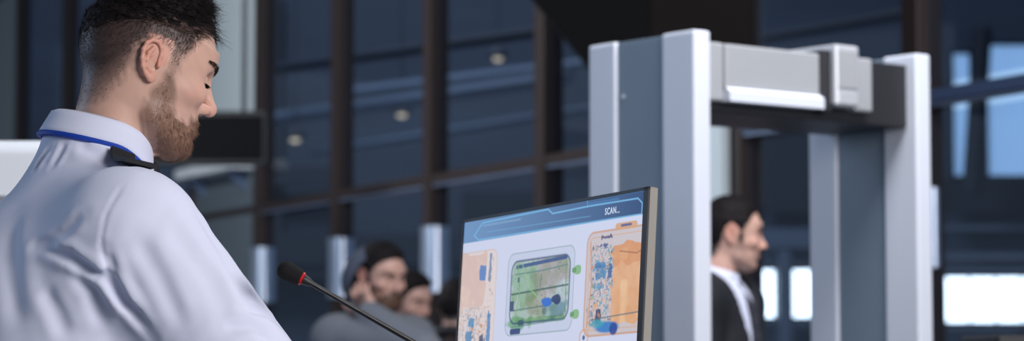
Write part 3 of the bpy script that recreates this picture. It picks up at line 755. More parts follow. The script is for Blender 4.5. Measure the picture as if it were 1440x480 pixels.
# the screen mesh carries the picture as what it gives off
ii = np.arange(NX * NY).reshape(NY, NX)
Q = np.stack([ii[:-1, :-1], ii[1:, :-1], ii[1:, 1:], ii[:-1, 1:]], -1).reshape(-1, 4)
k = np.array([(G[:, 0] - .5 / NX) / (1 - 1 / NX), (G[:, 1] - .5 / NX) / ((NY - 1) / NX)]).T
V = s00 + mr * (k[:, :1] * sc_w) - mu * (k[:, 1:] * sc_h)
M['screen'] = attr_mat('screen_picture', .32, emit=True, spec=.35)
M['screen'].node_tree.nodes['Principled BSDF'].inputs['Emission Strength'].default_value = .90
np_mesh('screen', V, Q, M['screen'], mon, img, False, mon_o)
# SCAN... in white letters on the banner
cu = bpy.data.curves.new('lettering', 'FONT'); cu.body = 'SCAN...'; cu.size = .0132; cu.extrude = .0002; cu.offset = .0001; cu.space_character = 1.16
to = bpy.data.objects.new('tmp_text', cu); C.objects.link(to); bpy.context.view_layer.update()
me = bpy.data.meshes.new_from_object(to.evaluated_get(bpy.context.evaluated_depsgraph_get())); bpy.data.objects.remove(to)
p0 = ST(851, 302.5); org = s00 + mr * (p0[0] * sc_w) - mu * (p0[1] * sc_w) + mn * .0005
T = Matrix(((mr[0], mu[0], mn[0], 0), (mr[1], mu[1], mn[1], 0), (mr[2], mu[2], mn[2], 0), (0, 0, 0, 1))) @ Matrix.Diagonal((.80, 1.05, 1, 1))
T = Matrix.Translation(Vector(org - mon_o)) @ T
me.transform(T)
lt = link_mesh('lettering', me, mat('screen_white_text', srgb(215, 225, 240), .5, emit=.7), mon); lt['label'] = 'white SCAN... lettering on the blue banner'

# microphone
tip = PX(391, 375, 3.32); neck = PX(426, 393, 3.32); nd = (neck - tip) / np.linalg.norm(neck - tip)
end = PX(575, 478, 3.36); basep = np.array([.03, 3.36, DZ])
st = r0  # not used for the stem
basep = np.array([.05, 3.39, DZ])
mic = thing('microphone', 'black gooseneck microphone with a foam head and red ring on the desk', 'microphone', tuple(basep))
Lm = lambda p: np.asarray(p) - basep
ln = np.linalg.norm(neck - tip)
prof = []
for h in np.linspace(0, 1, 15):
    r = .0132 * (max(0, 1 - (1 - h / .38) ** 2) ** .5 if h < .38 else 1 - .18 * (h - .38) / .62); prof.append((max(r, .0006), h * ln * .92))
MB().lathe(prof, Lm(tip), 28, nd).build('foam_windscreen', M['foam'], mic, True)
MB().lathe([(.0088, 0), (.0093, .0012), (.0093, .0030), (.0080, .0042)], Lm(tip + nd * ln * .90), 24, nd).build('ring', M['red'], mic, True)
MB().lathe([(.0072, 0), (.0064, .006), (.0040, .012), (.0036, .014)], Lm(tip + nd * (ln * .90 + .005)), 20, nd).build('capsule_collar', M['gate_dark'], mic, True)
s0_ = tip + nd * (ln * .9 + .015)
pts = []
P0, P1, P2, P3 = s0_, end, PX(640, 520, 3.42), basep + np.array([0, 0, .05])
pts = [P0 + (P1 - P0) * k for k in np.linspace(0, .95, 8)]
Q0, Q1, Q2, Q3 = pts[-1], P1 + (P1 - P0) * .35, basep + np.array([-.01, 0, .30]), P3
for k in np.linspace(0.05, 1, 18): pts.append(Q0 * (1 - k) ** 3 + Q1 * 3 * k * (1 - k) ** 2 + Q2 * 3 * k * k * (1 - k) + Q3 * k ** 3)
MB().tube([Lm(p) for p in pts], [.0034 + .0016 * i / len(pts) for i in range(len(pts))], 12).build('gooseneck', M['black_plastic'], mic, True)
MB().lathe([(.055, 0), (.055, .012), (.045, .026), (.012, .034), (.009, .055)], (0, 0, 0), 28).build('base', M['black_plastic'], mic, True)
# ---------------------------------------------------------------- people
HAIR_POLY = [(.104, .106), (.090, .102), (.075, .088), (.055, .068), (.047, .050), (.042, .040), (.035, .030), (.034, .000), (.030, -.014), (.018, -.014), (.017, .020), (.010, .036), (-.010, .042), (-.028, .030), (-.036, .000), (-.036, -.028), (-.046, -.062), (-.075, -.078), (-.14, -.07), (-.14, .17), (.12, .17), (.115, .110)]
BEARD_POLY = [(.034, -.002), (.016, -.002), (.004, -.034), (-.002, -.064), (.020, -.094), (.050, -.112), (.10, -.125), (.125, -.08), (.118, -.036), (.104, -.030), (.094, -.034), (.082, -.042), (.074, -.054), (.058, -.050), (.046, -.034)]
class Person:
    def __init__(self, label, base, yaw, s=1.0, joints=None, head=(0, 0, 0), head_o=None, origin_z=0.0):
        self.yaw = yaw; self.s = s; self.base = np.array([base[0], base[1], 0.0]); self.R = rotz(yaw)
        J = dict(pelvis=(0, 0, .95), chest=(0, 0, 1.30), neckb=(-.02, 0, 1.505), sr=(0, -.185, 1.44), sl=(0, .185, 1.44), er=(.02, -.235, 1.15), el=(.02, .235, 1.15),
                 wr=(.10, -.22, .90), wl=(.10, .22, .90), hr=(0, -.09, .92), hl=(0, .09, .92), kr=(.02, -.10, .50), kl=(.02, .10, .50), ar=(0, -.10, .09), al=(0, .10, .09), head=(.035, 0, 1.665))
        J.update(joints or {})
        self.J = {k: self.base + self.R @ (np.array(v) * s) for k, v in J.items()}
        if head_o is not None: self.J['head'] = np.asarray(head_o, float)
        hy, hp, hr = head
        self.HR = rotz(yaw + hy) @ roty(hp) @ rotx(hr)
        self.root = thing('person', label, 'person', tuple(self.base))
    def hl(self, P): return ((P - self.J['head']) @ self.HR / self.s).astype(np.float32)
    def hw(self, Q): return self.J['head'] + (np.asarray(Q) * self.s) @ self.HR.T
    def hmap(self, fn): return lambda P: fn(self.hl(P)) * self.s
    def top(self, e=0.0, hem=.84, arms=1.0, full=0.0, ks=.04):
        J, s, R = self.J, self.s, self.R; S = Shape()
        c = J['chest']; p = J['pelvis']
        S.add(lambda P: ell(P, c + R @ (np.array([-.005, 0, .0]) * s), np.array([.128 + full, .178, .25]) * s + e, R))
        m = (c * .32 + p * .68); S.add(lambda P: ell(P, m, np.array([.120 + full, .160, .24]) * s + e, R), k=.06)
        S.add(cap, J['sr'], J['sl'], .066 * s + e, k=ks * 1.5)
        nb = J['neckb']
        for q in ('sr', 'sl'): S.add(cap, nb + np.array([0, 0, -.02]) * s, J[q] + np.array([0, 0, .005]), .058 * s + e, .052 * s + e, k=ks)
        for a, b, w in (('sr', 'er', 'wr'), ('sl', 'el', 'wl')):
            S.add(cap, J[a], J[b], .060 * s * arms + e, .050 * s * arms + e, k=.03); S.add(cap, J[b], J[w], .050 * s * arms + e, .038 * s * arms + e, k=.02)
        return S
    def legs(self, e=0.0):
        J, s, R = self.J, self.s, self.R; S = Shape()
        S.add(lambda P: ell(P, J['pelvis'] + np.array([0, 0, -.02]), np.array([.120, .165, .14]) * s + e, R))
        for h, k_, a in (('hr', 'kr', 'ar'), ('hl', 'kl', 'al')):
            S.add(cap, J[h], J[k_], .086 * s + e, .062 * s + e, k=.04); S.add(cap, J[k_], J[a], .060 * s + e, .046 * s + e, k=.02)
        return S
    def mesh(self, name, fn, lo, hi, h, m, tint=None, label=None):
        V, Q = surfnet(fn, lo, hi, h); o = np_mesh(name, V, Q, m, self.root, tint, True, self.base)
        if label: o['label'] = label
        return o
    def head_fn(self, HS):
        J = self.J; s = self.s; S = Shape()
        S.add(self.hmap(HS))
        S.add(cap, self.hw((-.018, 0, -.045)), J['neckb'] + self.R @ np.array([0.01, 0, -.03]), .056 * s, .062 * s, k=.022)
        return S
    def skin_tint(self, V, base, hair=None, beard=None, hc=(60, 48, 45), bc=(120, 92, 78), hs=.75, bs=.6, fade=True):
        L = self.hl(V).astype(float); n = len(V); t = np.tile(lin(base), (n, 1))
        t *= (1 + .10 * (vnoise(L[:, :2] + L[:, 2:], 90, 3)[:, None] - .5))
        nearhead = (np.abs(L[:, 2]) < .16)
        red = np.exp(-(((L[:, 0] - .115) / .014) ** 2 + ((L[:, 2] + .018) / .014) ** 2 + (L[:, 1] / .02) ** 2)) * .35
        red += np.exp(-(((L[:, 0] - .070) / .022) ** 2 + ((L[:, 2] + .014) / .018) ** 2)) * .18
        er = (np.abs(L[:, 1]) > .076) & (np.abs(L[:, 2] - .004) < .045) & (L[:, 0] < .012); red = np.where(er, .45, red)
        t = t * (1 - red[:, None]) + t * np.array([1.12, .72, .66]) * red[:, None]
        lip = np.exp(-(((L[:, 2] + .0490) / .0075) ** 2)) * (L[:, 0] > .088) * (np.abs(L[:, 1]) < .024)
        t = t * (1 - .6 * lip[:, None]) + lin((168, 104, 100)) * .6 * lip[:, None]
        jit = (vnoise(L[:, :2] * 1.0 + L[:, 2:] * .7, 160, 5) - .5) * .010
        ear = (np.abs(L[:, 1]) > .0775) & (np.abs(L[:, 2] - .004) < .042) & (L[:, 0] > -.034) & (L[:, 0] < .014)
        if hair is not None:
            d = poly_sd(L[:, [0, 2]], hair) + jit; m = np.clip(-d / .016 + .3, 0, 1) * nearhead * ~ear
            m *= hs * (np.clip(.45 + (L[:, 2] - .0) / .11 + np.clip((-.02 - L[:, 0]) / .07, 0, .65), .45, 1) if fade else 1); t = t * (1 - m[:, None]) + lin(hc) * m[:, None]
        if beard is not None:
            d = poly_sd(L[:, [0, 2]], beard) + jit; m = np.clip(-d / .012 + .4, 0, 1) * nearhead * ~ear * bs; t = t * (1 - m[:, None]) + lin(bc) * m[:, None]
        return t
    def body(self, h_head, skin, HS, hands=(), lo_extra=.02, **kw):
        """ONE mesh: head, neck and ears finely, trunk and limbs under the clothes, hands"""
        J, s = self.J, self.s; f = self.head_fn(HS); hd = J['head']; nb = J['neckb']
        lo = np.minimum(hd - .15 * s, nb - .11 * s); hi = np.maximum(hd + .16 * s, nb + .10 * s)
        lo[2] = nb[2] - .07 * s; hi[2] = hd[2] + .16 * s
        parts = [surfnet(f, lo, hi, h_head)]
        E = ear_shape()
        for sd_ in (-1, 1):
            ga_ = math.radians(9); Rr = np.stack([[math.cos(ga_), -sd_ * math.sin(ga_), 0], [.0, 0, 1.0], [math.sin(ga_), sd_ * math.cos(ga_), 0]], 1)
            tl = math.radians(9); T2 = np.array([[math.cos(tl), math.sin(tl), 0], [-math.sin(tl), math.cos(tl), 0], [0, 0, 1]]); Rr = Rr @ T2.T
            ev, eq = surfnet(E, (-.028, -.040, -.024), (.020, .040, .012), max(.0011, h_head * .55))
            w = self.hw((ev * .93) @ Rr.T + np.array([-.009, sd_ * .0795, .008]))
            if sd_ < 0: pass
            det = np.linalg.det(Rr)
            parts.append((w, eq if det > 0 else eq[:, ::-1]))
        B = Shape(); B.add(self.top(-.022)); B.add(self.legs(-.02), k=.03); B.add(cap, J['chest'], nb + np.array([0, 0, .0]), .05, .052 * s, k=.03)
        for a in ('ar', 'al'): B.add(lambda P, a=a: ell(P, J[a] + self.R @ np.array([.06, 0, -.045]), (.11, .036, .034), self.R), k=.02)
        allj = np.array(list(J.values())); parts.append(surfnet(B, np.r_[(allj.min(0) - .25)[:2], .0], np.r_[(allj.max(0) + .25)[:2], nb[2] + .06], .016))
        for hp in hands:
            S = Shape(); w, d, n, side, curl = hp
            S.add(cap, np.asarray(w) - np.asarray(d) / np.linalg.norm(d) * .10, w, .030, .026); hand_prims(S, w, d, n, side, curl)
            parts.append(surfnet(S, np.asarray(w) - .22, np.asarray(w) + .22, .004 if h_head > .003 else .0028))
        V = []; Q = []; k = 0
        for v, q in parts: V.append(v); Q.append(q + k); k += len(v)
        V = np.concatenate(V); Q = np.concatenate(Q)
        o = np_mesh('body', V, Q, M['skin'], self.root, self.skin_tint(V, skin, **kw), True, self.base)
        self.headV, self.headQ, self.f = parts[0][0], parts[0][1], f
        return o
    def eyes(self, gaze=(0, 0), HSo=None):
        for sd_ in (-1, 1):
            c = self.hw((.0770, sd_ * .031, .0145)); d = self.HR @ np.array([math.cos(gaze[1]) * math.cos(gaze[0]), math.sin(gaze[0]), math.sin(gaze[1])])
            prof = [(.0126 * self.s * math.sin(t), -.0126 * self.s * math.cos(t)) for t in np.linspace(.02, math.pi - .02, 18)]
            e = MB().lathe(prof, c - self.base, 24, d).build('eye', M['eye_white'], self.root, True)
            MB().lathe([(.0062 * self.s, .0109 * self.s), (.0058 * self.s, .0124 * self.s), (.002, .01305 * self.s)], c - self.base, 20, d).build('iris', M['iris'], e, True)
    def lashes(self, m, n=90):
        for sd_ in (-1, 1):
            a = RNG.uniform(-.75, 1.15, n) * sd_; e = -.20 - .12 * np.cos(a) + RNG.normal(size=n) * .02
            v = np.c_[np.cos(a) * np.cos(e), np.sin(a) * np.cos(e), np.sin(e)]
            q = self.hw(np.array([.0770, sd_ * .031, .0145]) + v * .0136); d = (v + np.array([.3, 0, -.15])) @ self.HR.T
            vv, qd = strands(q, d, (.0055 + .003 * RNG.random(n)) * self.s, .00038, np.array([[0, 0, .3]]) + 0 * d)
            np_mesh('eyelashes', vv, qd, m, self.root, None, True, self.base)
    def brows(self, m, n=260, lift=0.0):
        R_, D_ = [], []
        for sd_ in (-1, 1):
            k = RNG.random(n); q = np.c_[(.100 if n > 200 else .103) - .030 * k ** 1.6, sd_ * (.011 + .040 * k), .0345 + .007 * np.sin(k * 2.4) + (RNG.random(n) - .5) * .0075 * (1 - .5 * k) + lift]
            R_.append(q); D_.append(np.c_[-.3 * k + .3, sd_ * (np.ones(n) * .9), .35 - .6 * k])
        for r_, dd in zip(R_, D_):
            q = self.hw(r_); g = grad(self.f, q, .001)
            for _ in range(3): q = q - g * self.f(q.astype(np.float32))[:, None]; g = grad(self.f, q, .001)
            d = dd @ self.HR.T; d = d + g * .12
            v, qd = strands(q, d, (.006 + .003 * RNG.random(len(q))) * self.s, .00030 if n > 200 else .0006, -g * .4)
            np_mesh('eyebrow', v, qd, m, self.root, None, True, self.base)
    def shell(self, name, HS, poly, thick, m, h=.003, rough=0.002, soft=.014):
        """hair or beard as a soft shell grown out of the head inside an outline; sides of the ears stay free"""
        def f(P):
            L = self.hl(P).astype(float); d = poly_sd(L[:, [0, 2]], poly); t = np.maximum(thick(L), -.004) * np.clip(-d / soft, 0, 1) - .004 * np.clip(d / .006, 0, 1) - .0004
            ear = ((L[:, 0] + .008) / .026) ** 2 + ((L[:, 2] - .003) / .042) ** 2
            t = np.where((ear < 1) & (np.abs(L[:, 1]) > .05), -.004, t)
            t = np.where(t > 0, t + rough * (vnoise(L[:, :2] + L[:, 1:], 110, 9) - .5 + .6 * (vnoise(L[:, [0, 2]], 240, 4) - .5)), np.maximum(t, -.006))
            return ((self._hs(L.astype(np.float32)) - t) * self.s).astype(np.float32)
        self._hs = HS
        hd = self.J['head']; V, Q = surfnet(f, hd - .17 * self.s, hd + .18 * self.s, h * self.s)
        self.shell_f = f
        return np_mesh(name, V, Q, m, self.root, None, True, self.base), V, Q
    def shoes(self):
        for a, nm in (('ar', 'shoe'), ('al', 'shoe')):
            c = self.J[a] * np.array([1, 1, 0]); S = Shape()
            S.add(lambda P: ell(P, c + self.R @ np.array([.065, 0, .038]), (.145, .050, .046), self.R)); S.add(cap, c + np.array([0, 0, .05]), c + np.array([0, 0, .10]), .048, .052, k=.03)
            g = lambda P: np.maximum(S(P), .002 - P[:, 2])
            V, Q = surfnet(g, c - .22, c + np.array([.24, .24, .16]), .008); np_mesh('shoe', V, Q, M['shoe'], self.root, None, True, self.base)
def cut_below(fn, z): return lambda P: np.maximum(fn(P), z - P[:, 2])
def cut_above(fn, z): return lambda P: np.maximum(fn(P), P[:, 2] - z)
def bounds(p, pad=.2):
    a = np.array(list(p.J.values())); return a.min(0) - pad, a.max(0) + pad

def tri_sample(V, Q, n):
    T = np.concatenate([Q[:, [0, 1, 2]], Q[:, [0, 2, 3]]]); a, b, c = V[T[:, 0]], V[T[:, 1]], V[T[:, 2]]
    ar = np.linalg.norm(np.cross(b - a, c - a), axis=1); i = RNG.choice(len(T), n, p=ar / ar.sum())
    r1, r2 = np.sqrt(RNG.random(n)), RNG.random(n)
    return a[i] * (1 - r1)[:, None] + b[i] * (r1 * (1 - r2))[:, None] + c[i] * (r1 * r2)[:, None]

# ---- the guard
HS = head_shape(lid=.0030)
yg = math.radians(25)
gb = np.array([-.70, 3.52])
Rg = rotz(yg)
def gj(x, y, z):   # a place in the hall as a joint of the guard
    return tuple((Rg.T @ (np.array([x, y, z]) - np.array([gb[0], gb[1], 0]))) / 1.05)
G_ = Person('security guard in white shirt with blue lanyard, watching the monitor', gb, yg, 1.05,
    joints=dict(neckb=gj(-.605, 3.56, 1.615), chest=gj(-.640, 3.57, 1.31), pelvis=gj(-.70, 3.56, .98), sr=gj(-.530, 3.40, 1.537), sl=gj(-.655, 3.74, 1.535),
                er=gj(-.335, 3.40, 1.285), el=gj(-.48, 3.90, 1.29), wr=gj(-.17, 3.56, 1.13), wl=gj(-.20, 3.86, 1.13)),
    head=(math.radians(1), math.radians(17), math.radians(0)), head_o=(-.537, 3.57, 1.775))
G_.s = 1.0
fwd = Rg @ np.array([1, 0, 0])
hands = [(G_.J['wr'], fwd * .9 + np.array([0, .1, -.35]), np.array([0, 0, -1.0]), -1, .45), (G_.J['wl'], fwd * .9 + np.array([0, -.1, -.35]), np.array([0, 0, -1.0]), 1, .45)]
G_.body(.0019, (206, 166, 148), HS, hands, hair=HAIR_POLY, beard=BEARD_POLY, hc=(52, 42, 42), bc=(118, 90, 76), hs=.92, bs=.72)
G_.eyes((-.1, -.45)); G_.brows(M['side_hair'], 300); G_.lashes(M['dark_hair'])
# top hair: dark, long, swept to the front
def thick_top(L):
    t = .002 + .020 * np.clip((L[:, 2] - .080) / .045, 0, 1) * np.clip((.135 - np.abs(L[:, 0] + .01)) / .05, 0, 1) - .013 * np.clip((L[:, 0] - .02) / .07, 0, 1) * np.clip((L[:, 2] - .07) / .02, 0, 1)
    return t
TOP_POLY = [(.108, .108), (.092, .104), (.080, .092), (.066, .078), (.050, .068), (.020, .066), (-.03, .060), (-.07, .044), (-.10, .02), (-.14, .01), (-.14, .17), (.13, .17), (.12, .11)]
hair_o, hv, hq = G_.shell('hair', HS, TOP_POLY, thick_top, M['dark_hair'], .0025, .0035, soft=.030)
def hair_strands(name, V, Q, n, region, flow, length, rad, lift, bendk, m, parent=None, fn=None):
    p = tri_sample(V, Q, n * 3); L = G_.hl(p).astype(float); w = region(L); p = p[RNG.random(len(p)) < w][:n]
    L = G_.hl(p).astype(float); g = grad(fn or G_.f, p, .0012)
    fl = flow(L) @ G_.HR.T; fl = fl - g * (fl * g).sum(1, keepdims=True); fl /= np.linalg.norm(fl, axis=1, keepdims=True) + 1e-9
    d = fl + g * lift + RNG.normal(size=p.shape) * .22
    v, q = strands(p - g * .0008, d, length(L) * (.6 + .7 * RNG.random(len(p))), rad, fl * bendk - g * bendk * .5 + RNG.normal(size=p.shape) * .25)
    return np_mesh(name, v, q, m, parent or G_.root, None, True, G_.base)
def in_poly(poly, soft=.008): return lambda L: np.clip(-poly_sd(L[:, [0, 2]], poly) / soft + .2, 0, 1)
def not_ear(L): return ~((np.abs(L[:, 1]) > .05) & (((L[:, 0] + .009) / .022) ** 2 + ((L[:, 2] - .003) / .036) ** 2 < 1))
flow_head = lambda L: np.c_[np.where(L[:, 2] > .08, .95, -.35 + .3 * (L[:, 2] > .05)), np.zeros(len(L)), np.where(L[:, 2] > .08, .05, -.8)]
flow_top = lambda L: np.c_[np.ones(len(L)), -.15 * np.sign(L[:, 1]) * (L[:, 2] < .10), np.where(L[:, 0] > .05, -.02, .05)]
hair_strands('hair_strands', hv, hq, 9000, lambda L: in_poly(TOP_POLY, .03)(L), flow_top, lambda L: .014 + .016 * np.clip(L[:, 0] / .09, 0, 1) * (L[:, 2] > .075) + .016 * np.clip((L[:, 0] - .065) / .02, 0, 1), .00042, .38, .25, M['dark_hair'], hair_o, G_.shell_f)
side = lambda L: in_poly(HAIR_POLY)(L) * not_ear(L) * (L[:, 2] < .10) * np.clip(.28 + (L[:, 2] + .02) / .09 + np.clip((-.02 - L[:, 0]) / .06, 0, .5), .2, 1)
sh = hair_strands('side_hair', G_.headV, G_.headQ, 22000, side, flow_head, lambda L: .0035 + .0075 * np.clip((L[:, 2] - .0) / .08, 0, 1), .00026, .55, .3, M['side_hair'])
sh['label'] = 'short faded brown hair on the sides'
# beard
def thick_beard(L): return .0004 + .0045 * np.clip((L[:, 0] - .035) / .05, 0, 1) * np.clip((-.045 - L[:, 2]) / .03, 0, 1)
beard_o, bv, bq = G_.shell('beard', HS, BEARD_POLY, thick_beard, M['beard_hair'], .0022, .0016)
flow_beard = lambda L: np.c_[.30 + .3 * (L[:, 2] < -.05), np.zeros(len(L)), -np.ones(len(L))]
hair_strands('beard_strands', bv, bq, 9000, lambda L: in_poly(BEARD_POLY, .014)(L), flow_beard, lambda L: .005 + .004 * np.clip((L[:, 0] - .02) / .06, 0, 1) * np.clip((-.03 - L[:, 2]) / .03, .2, 1) * np.clip((L[:, 2] + .115) / .03, .3, 1), .00030, .50, .45, M['beard_hair'], beard_o, G_.shell_f)

# shirt with its folds
G_.s = 1.05
base_shirt = G_.top(.012, arms=1.12, ks=.022)
G_.s = 1.0
J = G_.J
base_shirt.add(lambda P: ell(P, J['chest'] + np.array([-.022, -.012, .05]), (.152, .18, .235), Rg), k=.10)
base_shirt.add(cap, J['neckb'] + np.array([-.01, 0, -.06]), J['neckb'] + np.array([.012, 0, .06]), .085, .079, k=.03)      # rounded upper back
base_shirt.add(cap, J['sr'] + np.array([-.06, .06, -.10]), J['sr'] + np.array([-.10, .10, -.32]), .095, .10, k=.09)   # shoulder blade under the cloth
base_shirt.add(cap, J['sr'] + np.array([.02, .01, -.01]), J['er'] + np.array([-.01, 0, .03]), .084, .078, k=.03)    # roomy sleeve
cam_p = np.array([0, 0, CAM_H])
def trace(fn, px, py, y0=2.9):
    d = PX(px, py, 1.0) - cam_p; d /= np.linalg.norm(d); t = y0
    for _ in range(60):
        f = float(fn((cam_p + d * t)[None].astype(np.float32))[0]); t += f * .9
        if abs(f) < 3e-4: break
    return cam_p + d * t
folds = []
def fold(pts, w, amp, lip=.5):
    q = [trace(base_shirt, *p) for p in pts]; q = [p for p in q if p[1] < 4.1]
    if len(q) > 1: folds.append((np.array(q), max(.0035, w * .68), amp * .72, lip))
fold([(53, 345), (99, 360), (145, 388), (184, 430), (216, 476)], .012, .0085, .7)
fold([(197, 238), (166, 272), (148, 306), (142, 345), (150, 380), (175, 425), (212, 478)], .0032, .0017, .3)
fold([(146, 350), (165, 400), (185, 445)], .012, .006, .8)
fold([(120, 300), (90, 330), (50, 350)], .012, .0045, .6)
fold([(20, 300), (16, 380), (30, 470)], .022, .007, .5)
fold([(70, 208), (58, 224), (48, 240)], .006, .004, .6); fold([(92, 200), (84, 216), (72, 236)], .007, .0035, .6)
fold([(112, 196), (120, 210), (150, 226), (190, 236)], .012, .0035, .6)
fold([(100, 372), (130, 410), (150, 470)], .016, .005, .6); fold([(60, 400), (80, 440), (95, 478)], .015, .005, .5)
fold([(230, 300), (260, 345), (300, 400), (330, 470)], .018, .0035, .6); fold([(190, 330), (225, 390), (262, 470)], .016, .0045, .6)
fold([(270, 290), (310, 350), (350, 430)], .016, .003, .6); fold([(395, 460), (370, 440), (340, 436)], .010, .004, .6); fold([(385, 478), (352, 462), (310, 462)], .012, .004, .6)
fold([(235, 236), (260, 262), (300, 300)], .010, .002, .5)
def shirt_f(P):
    f = base_shirt(P); near = np.abs(f) < .03
    if near.any():
        q = P[near].astype(float); disp = np.zeros(len(q))
        for pts, w, amp, lip in folds:
            d = np.full(len(q), 9.0); hh = np.zeros(len(q)); L_ = len(pts) - 1
            for i in range(L_):
                a, b = pts[i], pts[i + 1]; ab = b - a; h = np.clip((q - a) @ ab / (ab @ ab), 0, 1); e = np.linalg.norm(q - a - h[:, None] * ab, axis=1)
                up_ = e < d; d = np.where(up_, e, d); hh = np.where(up_, (i + h) / L_, hh)
            tp = np.clip(np.sin(np.pi * np.clip(hh, .04, .96)) * 1.6, 0, 1)
            disp += tp * amp * (-np.exp(-(d / w) ** 2) + lip * np.exp(-((d - 1.9 * w) / w) ** 2))
        r = (q[:, 0] * .62 + q[:, 2] * .78); r2 = q[:, 0] * .78 - q[:, 2] * .62 + q[:, 1] * .4
        wv = vnoise(np.c_[r2 * 3 + .3 * vnoise(np.c_[r, q[:, 1]], 6, 2), r * .9 + q[:, 1] * .5], 9, 7) - .5
        disp += .0020 * wv + .0010 * (vnoise(np.c_[r2 * 2.2, r * .8], 26, 8) - .5)
        f = f.copy(); f[near] -= disp.astype(np.float32)
    return f
nb = J['neckb']
ncut = lambda P: -(np.maximum(cap(P, nb + np.array([-.02, 0, -.08]), nb + np.array([.05, .012, .16]), .062, .075), nb[2] - .035 - P[:, 2]))
sf = lambda P: np.maximum(np.maximum(shirt_f(P), .95 - P[:, 2]), (P - (nb + np.array([0, 0, .056]))) @ np.array([.24, .08, .96], np.float32))
lo = np.array([-1.05, 3.05, .94]); hi = np.array([-.02, 4.1, 1.80])
G_.mesh('shirt', sf, lo, hi, .0032, M['white_cloth'])
G_.mesh('trousers', cut_above(G_.legs(.012), 1.02), np.r_[bounds(G_)[0][:2], .0], np.r_[bounds(G_)[1][:2], 1.04], .014, M['navy_cloth'])
G_.shoes()
# collar: a fallen band round the neck, points at the front
def neck_ring(th, r, z, c=None):
    return 0
Nc = np.array([-.588, 3.560, 1.679])
cax = np.array([.22, .08, 1.0]); cax /= np.linalg.norm(cax)                     # the neck leans forward
cf = Rg @ np.array([1, 0, 0]); cf = cf - cax * (cf @ cax); cf /= np.linalg.norm(cf); cl = np.cross(cax, cf)
def collar_pt(th, k):
    """th 0 = front; k 0 = inside foot, 1 = fold, 2 = lower edge of the leaf"""
    c_, s_ = math.cos(th), math.sin(th)
    rx, ry = .071, .064
    front = max(0, c_) ** 2
    if k <= 1:
        r = 1.0; h = -.012 + .036 * k - .016 * front
    else:
        q = k - 1; h = .024 - .016 * front - q * (.038 + .020 * max(0, c_) ** 3); r = 1.0 + .055 + .17 * q + .06 * q * front
    return Nc + cf * (rx * r * c_ - .004) + cl * (ry * r * s_) + cax * h
ths = np.linspace(.22, 2 * math.pi - .22, 90); ks = [0, .5, .9, 1.0, 1.08, 1.25, 1.5, 1.75, 2.0]
V = np.array([collar_pt(t, k) for t in ths for k in ks]); n = len(ks)
Q = np.array([[i * n + j, i * n + j + 1, (i + 1) * n + j + 1, (i + 1) * n + j] for i in range(len(ths) - 1) for j in range(n - 1)])
o = np_mesh('collar', V, Q, M['white_cloth'], G_.root, None, True, G_.base)
md = o.modifiers.new('cloth', 'SOLIDIFY'); md.thickness = .0022; md.offset = 0
# lanyard ribbon under the leaf of the collar, hanging to a badge on the chest
def on_shirt(p, off):
    p = np.asarray(p, float)
    for _ in range(6):
        f = float(shirt_f(p[None].astype(np.float32))[0]); g = grad(shirt_f, p[None])[0]; p = p - g * (f - off)
    return p
lan = []; lax = np.array([.10, .03, 1.0]); lax /= np.linalg.norm(lax)
for t in np.linspace(.55, 2 * math.pi - .55, 60):
    c_, s_ = math.cos(t), math.sin(t); h = -.014 - .050 * max(0, c_) ** 2
    lan.append(Nc + cf * (.0865 * c_ - .004) + cl * (.076 * s_) + lax * h)
badge = J['chest'] + cf * .17 + np.array([0, 0, .02])
b0, b1 = lan[0], lan[-1]
chest_l = [on_shirt(b0 * (1 - k) + badge * k, .004) for k in np.linspace(.2, 1, 8)]; chest_r = [on_shirt(b1 * (1 - k) + badge * k, .004) for k in np.linspace(.2, 1, 8)]
path = chest_l[::-1] + lan + chest_r
MB().tube([p - G_.base for p in path], .0045, 8).build('lanyard', M['blue_ribbon'], G_.root, True)
bd = MB().box(chest_l[-1] + np.array([0, 0, -.045]) - G_.base + cf * .012, (.055, .003, .085), (cl, cf, (0, 0, 1)), .003).build('badge', M['scanner_white'], G_.root)
# black epaulette along the shoulder and black tie
def strap_px(pts, w, th, name, m):
    q = [trace(shirt_f, *p) for p in pts]; q = [on_shirt(p, .004) for p in q]
    mb = MB(); bm2 = mb.bm; prev = None
    for i, p in enumerate(q):
        d = q[min(i + 1, len(q) - 1)] - q[max(i - 1, 0)]; d /= np.linalg.norm(d); g = grad(shirt_f, p[None])[0]; sx = np.cross(d, g); sx /= np.linalg.norm(sx)
        ring = [bm2.verts.new(Vector(p - G_.base + sx * a * w[i] + g * b * th)) for a, b in ((-1, -.6), (1, -.6), (1, 1), (-1, 1))]
        if prev: [bm2.faces.new((prev[k], prev[(k + 1) % 4], ring[(k + 1) % 4], ring[k])) for k in range(4)]
        else: bm2.faces.new(ring[::-1])
        prev = ring
    bm2.faces.new(prev); return mb.build(name, m, G_.root)
A_ = J['sr'] * .42 + nb * .58 + np.array([.020, 0, .07]); B_ = J['sr'] + np.array([.02, .0, .08])
ep = [on_shirt(A_ * (1 - k) + B_ * k, .005) for k in np.linspace(0, 1, 8)]
mb = MB(); prev = None
for i, p in enumerate(ep):
    d = ep[min(i + 1, 7)] - ep[max(i - 1, 0)]; d /= np.linalg.norm(d); g = grad(shirt_f, p[None])[0]; sx = np.cross(d, g); sx /= np.linalg.norm(sx); w = .018 + .006 * i / 7
    ring = [mb.bm.verts.new(Vector(p - G_.base + sx * a * w + g * b * .004)) for a, b in ((-1, -.6), (1, -.6), (1, 1), (-1, 1))]
    if prev: [mb.bm.faces.new((prev[k], prev[(k + 1) % 4], ring[(k + 1) % 4], ring[k])) for k in range(4)]
    else: mb.bm.faces.new(ring[::-1])
    prev = ring
mb.bm.faces.new(prev); mb.build('epaulette', M['black_cloth'], G_.root)
S = Shape(); k0 = Nc + cf * .078 - cax * .030
